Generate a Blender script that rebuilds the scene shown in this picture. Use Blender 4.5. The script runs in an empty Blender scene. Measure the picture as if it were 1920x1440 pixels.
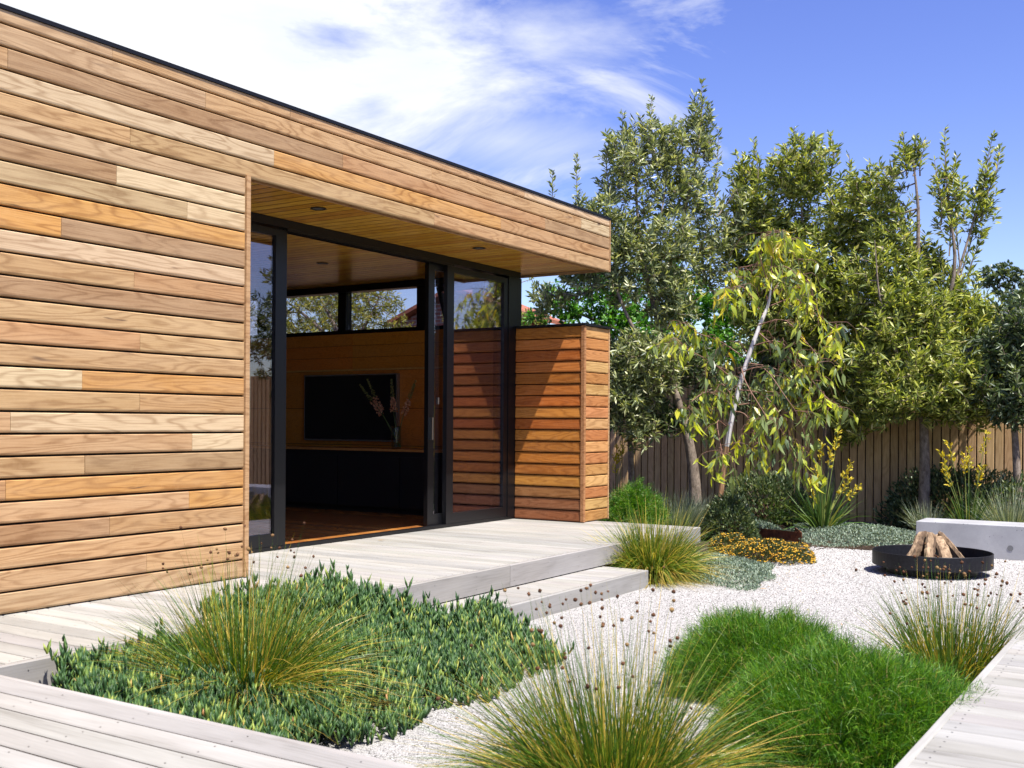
import bpy, math, random
import numpy as np
from mathutils import Matrix, Vector

random.seed(7)
RNG = np.random.default_rng(11)
scene = bpy.context.scene
COL = scene.collection

# ------------------------------------------------------------------ camera
F_PX, CX, CY, ROLL, CAM_H = 2035.0, 960.0, 792.0, 0.0063, 0.96
FWD = np.array([.8431, .5378]); RGT = np.array([.5378, -.8431])
cam_data = bpy.data.cameras.new('camera')
cam_data.sensor_width = 36.0
cam_data.lens = 36.0 * F_PX / 1920.0
cam_data.shift_y = (CY - 720.0) / 1920.0
cam_data.clip_start = 0.05
cam_data.clip_end = 2000.0
cam_data.dof.use_dof = True; cam_data.dof.focus_distance = 8.5; cam_data.dof.aperture_fstop = 6.3
cam = bpy.data.objects.new('camera', cam_data); COL.objects.link(cam)
_f = Vector((FWD[0], FWD[1], 0)).normalized(); _r = Vector((_f.y, -_f.x, 0)); _u = Vector((0, 0, 1))
_cr = (_r + _u * ROLL).normalized(); _cu = (_u - _r * ROLL).normalized()
cam.matrix_world = Matrix(((_cr.x, _cu.x, -_f.x, 0), (_cr.y, _cu.y, -_f.y, 0), (_cr.z, _cu.z, -_f.z, CAM_H), (0, 0, 0, 1)))
scene.camera = cam

# ------------------------------------------------------------------ sun, sky, exposure
SUN_DIR = Vector((.42, 1.0, -2.30)).normalized()          # the way the light travels
ELEV = math.asin(-SUN_DIR.z)
SUN_AZ = math.atan2(-SUN_DIR.x, -SUN_DIR.y)
sun_data = bpy.data.lights.new('sun', 'SUN')
sun_data.energy = 5.0; sun_data.angle = math.radians(.53); sun_data.color = (1.0, .955, .89)
sun = bpy.data.objects.new('sun', sun_data); COL.objects.link(sun)
sun.rotation_euler = SUN_DIR.to_track_quat('-Z', 'Y').to_euler()
sun.location = (0, -5, 12)

world = bpy.data.worlds.new('World'); scene.world = world; world.use_nodes = True
nt = world.node_tree; nt.nodes.clear()
def wn(t, **kw):
    n = nt.nodes.new(t)
    for k, v in kw.items(): setattr(n, k, v)
    return n
wl = nt.links.new
sky = wn('ShaderNodeTexSky', sky_type='NISHITA', sun_disc=False, sun_elevation=ELEV, sun_rotation=SUN_AZ,
         altitude=0.0, air_density=1.0, dust_density=.6, ozone_density=2.2)
hs = wn('ShaderNodeHueSaturation'); hs.inputs['Hue'].default_value = .53; hs.inputs['Saturation'].default_value = 1.22; hs.inputs['Value'].default_value = 1.5
wl(sky.outputs[0], hs.inputs['Color'])
tcw = wn('ShaderNodeTexCoord')
def wmath(op, a, b=None, clamp=False):
    n = wn('ShaderNodeMath', operation=op, use_clamp=clamp)
    for i, v in enumerate((a, b)):
        if v is None: continue
        if isinstance(v, (int, float)): n.inputs[i].default_value = v
        else: wl(v, n.inputs[i])
    return n.outputs[0]
# direction plus noise, so that cloud outlines are ragged
nz = wn('ShaderNodeTexNoise'); nz.inputs['Scale'].default_value = 3.4; nz.inputs['Detail'].default_value = 10; nz.inputs['Roughness'].default_value = .62; nz.inputs['Distortion'].default_value = .55
mpw = wn('ShaderNodeMapping'); mpw.inputs['Scale'].default_value = (1, 1, 2.4)
wl(tcw.outputs['Generated'], mpw.inputs['Vector']); wl(mpw.outputs[0], nz.inputs['Vector'])
nz2 = wn('ShaderNodeTexNoise'); nz2.inputs['Scale'].default_value = 1.5; nz2.inputs['Detail'].default_value = 6; nz2.inputs['Roughness'].default_value = .6
mpw2 = wn('ShaderNodeMapping'); mpw2.inputs['Scale'].default_value = (1, 1, 3.0); mpw2.inputs['Location'].default_value = (4.2, 1.7, .3)
wl(tcw.outputs['Generated'], mpw2.inputs['Vector']); wl(mpw2.outputs[0], nz2.inputs['Vector'])
def ray(u, v):
    dx, dy = u - CX, v - CY
    a, b = dx + ROLL * dy, dy - ROLL * dx
    d = FWD + RGT * a / F_PX
    return Vector((d[0], d[1], -b / F_PX)).normalized()
def cloud(center, radius, flat, gain):
    """a cloud bank standing in one part of the sky: distance from its middle, broken up by noise"""
    sub = wn('ShaderNodeVectorMath', operation='SUBTRACT'); wl(tcw.outputs['Generated'], sub.inputs[0]); sub.inputs[1].default_value = center
    mul = wn('ShaderNodeVectorMath', operation='MULTIPLY'); wl(sub.outputs[0], mul.inputs[0]); mul.inputs[1].default_value = (1, 1, flat)
    ln = wn('ShaderNodeVectorMath', operation='LENGTH'); wl(mul.outputs[0], ln.inputs[0])
    d = wmath('SUBTRACT', 1.0, wmath('DIVIDE', ln.outputs['Value'], radius))
    e = wmath('ADD', d, wmath('MULTIPLY', wmath('SUBTRACT', nz.outputs[0], .5), 2.6))
    return wmath('MULTIPLY', wmath('MULTIPLY', e, gain, True), 1.0, True)
banks = [cloud(ray(330, 40), .44, 1.5, 1.9), cloud(ray(760, 120), .19, 1.7, 1.6), cloud(ray(950, 265), .13, 3.2, .75), cloud(ray(1000, 70), .12, 2.4, .8)]
m = banks[0]
for b_ in banks[1:]: m = wmath('MAXIMUM', m, b_)
# scattered thinner clouds over the rest of the sky
thin = wmath('MULTIPLY', wmath('SUBTRACT', nz2.outputs[0], .60), 3.0, True)
m = wmath('MAXIMUM', m, wmath('MULTIPLY', thin, .8))
mixw = wn('ShaderNodeMix', data_type='RGBA'); wl(m, mixw.inputs[0]); wl(hs.outputs[0], mixw.inputs[6]); 
shade = wn('ShaderNodeMix', data_type='RGBA'); wl(wmath('MULTIPLY', wmath('SUBTRACT', nz.outputs[0], .36, True), 3.2, True), shade.inputs[0])
shade.inputs[6].default_value = (6.4, 6.8, 7.6, 1); shade.inputs[7].default_value = (7.9, 7.95, 8.1, 1)
wl(shade.outputs[2], mixw.inputs[7])
bg = wn('ShaderNodeBackground'); wl(mixw.outputs[2], bg.inputs['Color']); bg.inputs['Strength'].default_value = .075
wo = wn('ShaderNodeOutputWorld'); wl(bg.outputs[0], wo.inputs['Surface'])

scene.view_settings.view_transform = 'Standard'
scene.view_settings.look = 'None'
scene.view_settings.exposure = .95
scene.view_settings.gamma = 1.0
scene.view_settings.use_curve_mapping = False
scene.cycles.use_denoising = True
scene.cycles.max_bounces = 8
scene.cycles.transparent_max_bounces = 12
scene.cycles.sample_clamp_indirect = 6

# ------------------------------------------------------------------ helpers: layout
def at(u, v, t):
    """a point in the place: t metres ahead of the viewpoint, along a surveyed sight line"""
    dx, dy = u - CX, v - CY
    a, b = dx + ROLL * dy, dy - ROLL * dx
    d = FWD + RGT * a / F_PX
    return np.array([t * d[0], t * d[1], CAM_H - t * b / F_PX])
def onz(u, v, z):
    dx, dy = u - CX, v - CY
    a, b = dx + ROLL * dy, dy - ROLL * dx
    return at(u, v, F_PX * (CAM_H - z) / b)
def x_on_facade(u, y=4.945):
    a = u - CX
    d = FWD + RGT * a / F_PX
    return y / d[1] * d[0]

WM = {}
def put(name, data, parent=None, M=None, mat=None, color=None, **props):
    o = bpy.data.objects.new(name, data); COL.objects.link(o)
    M = M if M is not None else Matrix.Identity(4)
    WM[o.name] = M
    o.matrix_basis = M
    if parent is not None:
        o.parent = parent
        o.matrix_parent_inverse = WM[parent.name].inverted()
    if mat is not None and data is not None and not data.materials: data.materials.append(mat)
    if color is not None: o.color = (*color, 1)
    for k, v in props.items(): o[k] = v
    return o
def T(x, y, z): return Matrix.Translation((x, y, z))
def root(name, loc, label, category, group=None, kind=None):
    o = put(name, None, None, T(*loc), label=label, category=category)
    o.empty_display_size = .1
    if group: o['group'] = group
    if kind: o['kind'] = kind
    return o

def np_mesh(name, V, F, smooth=False):
    """V (n,3); F (m,k) faces, all with k corners"""
    V = np.asarray(V, np.float32); F = np.asarray(F, np.int32)
    me = bpy.data.meshes.new(name)
    me.vertices.add(len(V)); me.vertices.foreach_set('co', V.ravel())
    k = F.shape[1]
    me.loops.add(F.size); me.loops.foreach_set('vertex_index', F.ravel())
    me.polygons.add(len(F))
    me.polygons.foreach_set('loop_start', np.arange(0, F.size, k, dtype=np.int32))
    me.polygons.foreach_set('loop_total', np.full(len(F), k, np.int32))
    if smooth: me.polygons.foreach_set('use_smooth', np.ones(len(F), bool))
    me.update(calc_edges=True)
    return me
def py_mesh(name, V, F, smooth=False):
    me = bpy.data.meshes.new(name); me.from_pydata([tuple(v) for v in V], [], F); me.update()
    if smooth:
        for p in me.polygons: p.use_smooth = True
    return me
BOXF = [(0, 3, 2, 1), (4, 5, 6, 7), (0, 1, 5, 4), (1, 2, 6, 5), (2, 3, 7, 6), (3, 0, 4, 7)]
def boxes(name, lst):
    """several touching boxes of ONE part, (x0,x1,y0,y1,z0,z1) each"""
    V, F = [], []
    for (x0, x1, y0, y1, z0, z1) in lst:
        b = len(V)
        V += [(x0, y0, z0), (x1, y0, z0), (x1, y1, z0), (x0, y1, z0), (x0, y0, z1), (x1, y0, z1), (x1, y1, z1), (x0, y1, z1)]
        F += [tuple(b + i for i in f) for f in BOXF]
    return py_mesh(name, V, F)
def bevel_box(name, x0, x1, y0, y1, z0, z1, r):
    import bmesh
    bm = bmesh.new(); me = boxes(name, [(x0, x1, y0, y1, z0, z1)]); bm.from_mesh(me)
    bmesh.ops.bevel(bm, geom=list(bm.edges), offset=r, segments=2, profile=.5, affect='EDGES')
    bm.to_mesh(me); bm.free(); return me
def extrude(name, prof, L):
    """profile (y,z) points swept along local +X from 0 to L"""
    n = len(prof)
    V = [(0, y, z) for y, z in prof] + [(L, y, z) for y, z in prof]
    F = [tuple(range(n))[::-1], tuple(range(n, 2 * n))] + [(i, (i + 1) % n, n + (i + 1) % n, n + i) for i in range(n)]
    me = py_mesh(name, V, F)
    return me

# ------------------------------------------------------------------ helpers: materials
class MB:
    def __init__(s, name):
        s.m = bpy.data.materials.new(name); s.m.use_nodes = True
        s.t = s.m.node_tree; s.t.nodes.clear(); s.out = s.t.nodes.new('ShaderNodeOutputMaterial')
    def n(s, t, **kw):
        n = s.t.nodes.new(t)
        for k, v in kw.items(): setattr(n, k, v)
        return n
    def l(s, a, b): s.t.links.new(a, b)
    def math(s, op, a, b=None, c=None, clamp=False):
        n = s.n('ShaderNodeMath', operation=op, use_clamp=clamp)
        for i, v in enumerate((a, b, c)):
            if v is None: continue
            if isinstance(v, (int, float)): n.inputs[i].default_value = v
            else: s.l(v, n.inputs[i])
        return n.outputs[0]
    def noise(s, vec, scale=1.0, detail=3, rough=.55, dist=0.0):
        n = s.n('ShaderNodeTexNoise'); n.inputs['Scale'].default_value = scale; n.inputs['Detail'].default_value = detail
        n.inputs['Roughness'].default_value = rough; n.inputs['Distortion'].default_value = dist
        if vec is not None: s.l(vec, n.inputs['Vector'])
        return n.outputs[0]
    def scaled(s, vec, sc):
        n = s.n('ShaderNodeVectorMath', operation='MULTIPLY'); s.l(vec, n.inputs[0]); n.inputs[1].default_value = sc; return n.outputs[0]
    def ramp(s, fac, stops):
        n = s.n('ShaderNodeValToRGB'); s.l(fac, n.inputs[0]); e = n.color_ramp.elements
        while len(e) < len(stops): e.new(.5)
        for i, (p, c) in enumerate(stops): e[i].position = p; e[i].color = (*c, 1) if len(c) == 3 else c
        return n.outputs[0]
    def mix(s, fac, a, b, mode='MIX'):
        n = s.n('ShaderNodeMix', data_type='RGBA', blend_type=mode)
        for i, v in ((0, fac), (6, a), (7, b)):
            if isinstance(v, (int, float)): n.inputs[i].default_value = v
            elif isinstance(v, tuple): n.inputs[i].default_value = (*v, 1)
            else: s.l(v, n.inputs[i])
        return n.outputs[2]
    def bsdf(s, color, rough=.6, metallic=0.0, spec=.5, normal=None):
        p = s.n('ShaderNodeBsdfPrincipled')
        for k, v in (('Base Color', color), ('Roughness', rough), ('Metallic', metallic), ('Specular IOR Level', spec)):
            if isinstance(v, (int, float)): p.inputs[k].default_value = v
            elif isinstance(v, tuple): p.inputs[k].default_value = (*v, 1)
            else: s.l(v, p.inputs[k])
        if normal is not None: s.l(normal, p.inputs['Normal'])
        return p
    def bump(s, h, strength, dist):
        b = s.n('ShaderNodeBump'); b.inputs['Strength'].default_value = strength; b.inputs['Distance'].default_value = dist; s.l(h, b.inputs['Height']); return b.outputs[0]
    def finish(s, sh): s.l(sh.outputs[0] if hasattr(sh, 'outputs') else sh, s.out.inputs['Surface']); return s.m

def timber(name, ring=.5, grey=.35, rough=.62, spec=.3, bump=.25, fig=.3, knots=.6, coat=0.0):
    """sawn boards: growth-ring bands, fibre streaks, blotches; the tint of each board is its object colour"""
    b = MB(name)
    tc = b.n('ShaderNodeTexCoord'); oi = b.n('ShaderNodeObjectInfo')
    off = b.n('ShaderNodeCombineXYZ'); b.l(b.math('MULTIPLY', oi.outputs['Random'], 61.0), off.inputs[0]); b.l(b.math('MULTIPLY', oi.outputs['Random'], 17.0), off.inputs[1]); b.l(b.math('MULTIPLY', oi.outputs['Random'], 5.0), off.inputs[2])
    ad = b.n('ShaderNodeVectorMath', operation='ADD'); b.l(tc.outputs['Object'], ad.inputs[0]); b.l(off.outputs[0], ad.inputs[1])
    v = ad.outputs[0]
    low = b.noise(b.scaled(v, (.85, 3, 6.5)), 1.0, 2.5, .5, .25)
    sep = b.n('ShaderNodeSeparateXYZ'); b.l(v, sep.inputs[0])
    phase = b.math('ADD', b.math('MULTIPLY', low, 92.0), b.math('MULTIPLY', sep.outputs[2], 45.0))
    band = b.math('MULTIPLY_ADD', b.math('SINE', phase), .5, .5)
    band = b.math('POWER', band, 2.6)
    fibre = b.noise(b.scaled(v, (5, 70, 230)), 1.0, 3, .6)
    blotch = b.noise(b.scaled(v, (1.5, 2, 9)), 1.0, 3, .55)
    figure = b.noise(b.scaled(v, (24, 6, 26)), 1.0, 3, .55, 1.6)
    col = oi.outputs['Color']
    dark = b.mix(1.0, col, (.50, .40, .31), 'MULTIPLY')
    light = b.mix(.30, col, (.74, .56, .34))
    c = b.mix(b.math('MULTIPLY', band, ring), col, dark)
    c = b.mix(b.math('MULTIPLY', b.math('SUBTRACT', blotch, .38, clamp=True), grey * 4.0, clamp=True), c, light)
    c = b.mix(b.math('MULTIPLY', b.math('SUBTRACT', fibre, .46, clamp=True), 2.0, clamp=True), c, dark)
    c = b.mix(b.math('MULTIPLY', b.math('SUBTRACT', figure, .5, clamp=True), fig * 3, clamp=True), c, light)
    kn = b.noise(b.scaled(v, (2.3, 3, 17)), 1.0, 2, .5, .8)
    c = b.mix(b.math('MULTIPLY', b.math('SUBTRACT', kn, .71, clamp=True), 14 * knots, clamp=True), c, (.09, .05, .03))
    hgt = b.math('ADD', b.math('MULTIPLY', fibre, .7), b.math('MULTIPLY', band, .3))
    p = b.bsdf(c, rough, 0.0, spec, b.bump(hgt, bump, .0015))
    if coat: p.inputs['Coat Weight'].default_value = coat; p.inputs['Coat Roughness'].default_value = .12
    return b.finish(p)

def decking():
    b = MB('weathered_decking')
    tc = b.n('ShaderNodeTexCoord'); oi = b.n('ShaderNodeObjectInfo')
    off = b.n('ShaderNodeCombineXYZ'); b.l(b.math('MULTIPLY', oi.outputs['Random'], 43.0), off.inputs[0]); b.l(b.math('MULTIPLY', oi.outputs['Random'], 9.0), off.inputs[1])
    ad = b.n('ShaderNodeVectorMath', operation='ADD'); b.l(tc.outputs['Object'], ad.inputs[0]); b.l(off.outputs[0], ad.inputs[1]); v = ad.outputs[0]
    fibre = b.noise(b.scaled(v, (3.5, 110, 110)), 1.0, 4, .62)
    blotch = b.noise(b.scaled(v, (1.4, 7, 7)), 1.0, 4, .6, .4)
    geo = b.n('ShaderNodeNewGeometry')
    wide = b.noise(geo.outputs['Position'], .55, 3, .55)
    c = b.ramp(b.math('ADD', b.math('MULTIPLY', fibre, .35), b.math('MULTIPLY', blotch, .65)), [(.28, (.175, .163, .146)), (.45, (.285, .272, .253)), (.68, (.365, .352, .331))])
    c = b.mix(b.math('MULTIPLY', b.math('SUBTRACT', wide, .52, clamp=True), 2.2, clamp=True), c, (.35, .32, .27))
    c = b.mix(1.0, c, oi.outputs['Color'], 'MULTIPLY')
    kn = b.noise(b.scaled(v, (9, 40, 40)), 1.0, 2, .5, .5)
    c = b.mix(b.math('MULTIPLY', b.math('SUBTRACT', kn, .74, clamp=True), 8, clamp=True), c, (.12, .10, .085))
    return b.finish(b.bsdf(c, .72, 0, .25, b.bump(fibre, .3, .0015)))

def plain(name, color, rough=.6, metallic=0.0, spec=.5, var=0.0, scale=20, bump=0.0):
    b = MB(name); c = color; nrm = None
    if var or bump:
        tc = b.n('ShaderNodeTexCoord'); nz_ = b.noise(tc.outputs['Object'], scale, 5, .6)
        if var:
            lo = tuple(x * (1 - var) for x in color); hi = tuple(min(1, x * (1 + var)) for x in color)
            c = b.ramp(nz_, [(.3, lo), (.7, hi)])
        if bump: nrm = b.bump(nz_, bump, .004)
    return b.finish(b.bsdf(c, rough, metallic, spec, nrm))

def leafy(name, stops, rough=.45, trans=.3, spec=.4, tcol=None):
    """leaves: each loose leaf or blade takes its own colour from the ramp; some light passes through"""
    b = MB(name); g = b.n('ShaderNodeNewGeometry')
    c = b.ramp(g.outputs['Random Per Island'], stops)
    p = b.bsdf(c, rough, 0, spec)
    tr = b.n('ShaderNodeBsdfTranslucent'); b.l(b.mix(1.0, c, tcol or (1.5, 1.5, .55), 'MULTIPLY'), tr.inputs['Color'])
    mx = b.n('ShaderNodeMixShader'); mx.inputs[0].default_value = trans; b.l(p.outputs[0], mx.inputs[1]); b.l(tr.outputs[0], mx.inputs[2])
    return b.finish(mx)

def glazing():
    b = MB('window_glass')
    lw = b.n('ShaderNodeLayerWeight'); lw.inputs['Blend'].default_value = .5
    fac = b.math('MULTIPLY_ADD', b.math('POWER', lw.outputs['Facing'], 2.6), .95, .09, clamp=True)
    tr = b.n('ShaderNodeBsdfTransparent'); tr.inputs['Color'].default_value = (.80, .79, .84, 1)
    gl = b.n('ShaderNodeBsdfGlossy'); gl.inputs['Roughness'].default_value = .0; gl.inputs['Color'].default_value = (.92, .88, 1.0, 1)
    mx = b.n('ShaderNodeMixShader'); b.l(fac, mx.inputs[0]); b.l(tr.outputs[0], mx.inputs[1]); b.l(gl.outputs[0], mx.inputs[2])
    return b.finish(mx)
def clear_glass():
    b = MB('vase_glass')
    lw = b.n('ShaderNodeLayerWeight'); lw.inputs['Blend'].default_value = .5
    fac = b.math('MULTIPLY_ADD', b.math('POWER', lw.outputs['Facing'], 4), .8, .05, clamp=True)
    tr = b.n('ShaderNodeBsdfTransparent'); tr.inputs['Color'].default_value = (.86, .92, .88, 1)
    gl = b.n('ShaderNodeBsdfGlossy'); gl.inputs['Roughness'].default_value = .02
    mx = b.n('ShaderNodeMixShader'); b.l(fac, mx.inputs[0]); b.l(tr.outputs[0], mx.inputs[1]); b.l(gl.outputs[0], mx.inputs[2])
    return b.finish(mx)

def gravel_mat():
    b = MB('pale_gravel'); g = b.n('ShaderNodeNewGeometry'); P = g.outputs['Position']
    vo = b.n('ShaderNodeTexVoronoi', feature='F1'); vo.inputs['Scale'].default_value = 165; b.l(P, vo.inputs['Vector'])
    sx = b.n('ShaderNodeSeparateColor'); b.l(vo.outputs['Color'], sx.inputs[0])
    c = b.ramp(sx.outputs[0], [(.0, (.09, .085, .076)), (.10, (.18, .17, .157)), (.26, (.33, .317, .298)), (1.0, (.465, .45, .425))])
    wide = b.noise(P, 1.3, 4, .6)
    c = b.mix(b.math('MULTIPLY', b.math('SUBTRACT', wide, .5, clamp=True), 1.2, clamp=True), c, (.48, .46, .42))
    h = b.math('SUBTRACT', 1.0, b.math('MULTIPLY', vo.outputs['Distance'], 1.5))
    rel = b.noise(P, 9, 3, .5)
    nrm = b.bump(b.math('ADD', h, b.math('MULTIPLY', rel, 1.5)), .75, .006)
    return b.finish(b.bsdf(c, .85, 0, .2, nrm))
def stone_mat():
    b = MB('gravel_stones'); g = b.n('ShaderNodeNewGeometry')
    c = b.ramp(g.outputs['Random Per Island'], [(.0, (.08, .075, .07)), (.20, (.18, .17, .16)), (.36, (.38, .368, .35)), (1.0, (.55, .535, .51))])
    return b.finish(b.bsdf(c, .8, 0, .25))
def soil_mat():
    b = MB('dark_mulch'); g = b.n('ShaderNodeNewGeometry'); P = g.outputs['Position']
    n1 = b.noise(P, 28, 6, .7); n2 = b.noise(P, 2.0, 3, .5)
    c = b.ramp(n1, [(.3, (.018, .012, .009)), (.5, (.055, .036, .025)), (.72, (.14, .095, .065))])
    return b.finish(b.bsdf(c, .9, 0, .2, b.bump(b.math('ADD', n1, n2), .9, .02)))
def concrete_mat():
    b = MB('cast_concrete'); tc = b.n('ShaderNodeTexCoord'); P = tc.outputs['Object']
    n1 = b.noise(P, 2.2, 6, .62, .3); n2 = b.noise(P, 60, 3, .6)
    c = b.ramp(n1, [(.3, (.27, .27, .275)), (.5, (.345, .345, .35)), (.7, (.42, .42, .42))])
    vo = b.n('ShaderNodeTexVoronoi'); vo.inputs['Scale'].default_value = 16; b.l(P, vo.inputs['Vector'])
    pit = b.math('LESS_THAN', vo.outputs['Distance'], .085)
    c = b.mix(b.math('MULTIPLY', pit, .65), c, (.10, .10, .10))
    c = b.mix(b.math('MULTIPLY', b.math('SUBTRACT', n2, .5, clamp=True), .8, clamp=True), c, (.24, .24, .24))
    return b.finish(b.bsdf(c, .7, 0, .3, b.bump(b.math('SUBTRACT', n2, pit), .25, .004)))
def bark_mat(name, lo, hi, scale=18, stretch=.25):
    b = MB(name); tc = b.n('ShaderNodeTexCoord')
    n1 = b.noise(b.scaled(tc.outputs['Object'], (1, 1, stretch)), scale, 5, .65, .4)
    c = b.ramp(n1, [(.32, lo), (.66, hi)])
    return b.finish(b.bsdf(c, .85, 0, .2, b.bump(n1, .7, .01)))
def brick_mat():
    b = MB('far_red_brick'); tc = b.n('ShaderNodeTexCoord')
    br = b.n('ShaderNodeTexBrick'); br.inputs['Scale'].default_value = 1.0; br.inputs['Brick Width'].default_value = .24; br.inputs['Row Height'].default_value = .086; br.inputs['Mortar Size'].default_value = .012
    br.inputs['Color1'].default_value = (.22, .075, .05, 1); br.inputs['Color2'].default_value = (.30, .12, .08, 1); br.inputs['Mortar'].default_value = (.30, .27, .24, 1)
    sp = b.n('ShaderNodeSeparateXYZ'); b.l(tc.outputs['Object'], sp.inputs[0]); cb = b.n('ShaderNodeCombineXYZ')
    b.l(b.math('ADD', sp.outputs[0], sp.outputs[1]), cb.inputs[0]); b.l(sp.outputs[2], cb.inputs[1]); b.l(cb.outputs[0], br.inputs['Vector'])
    return b.finish(b.bsdf(br.outputs[0], .85, 0, .2))
def rust_mat():
    b = MB('rusted_steel'); tc = b.n('ShaderNodeTexCoord'); n1 = b.noise(tc.outputs['Object'], 14, 6, .65)
    c = b.ramp(n1, [(.3, (.055, .020, .011)), (.55, (.14, .050, .022)), (.75, (.22, .095, .045))])
    return b.finish(b.bsdf(c, .85, .1, .2, b.bump(n1, .4, .003)))

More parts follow.
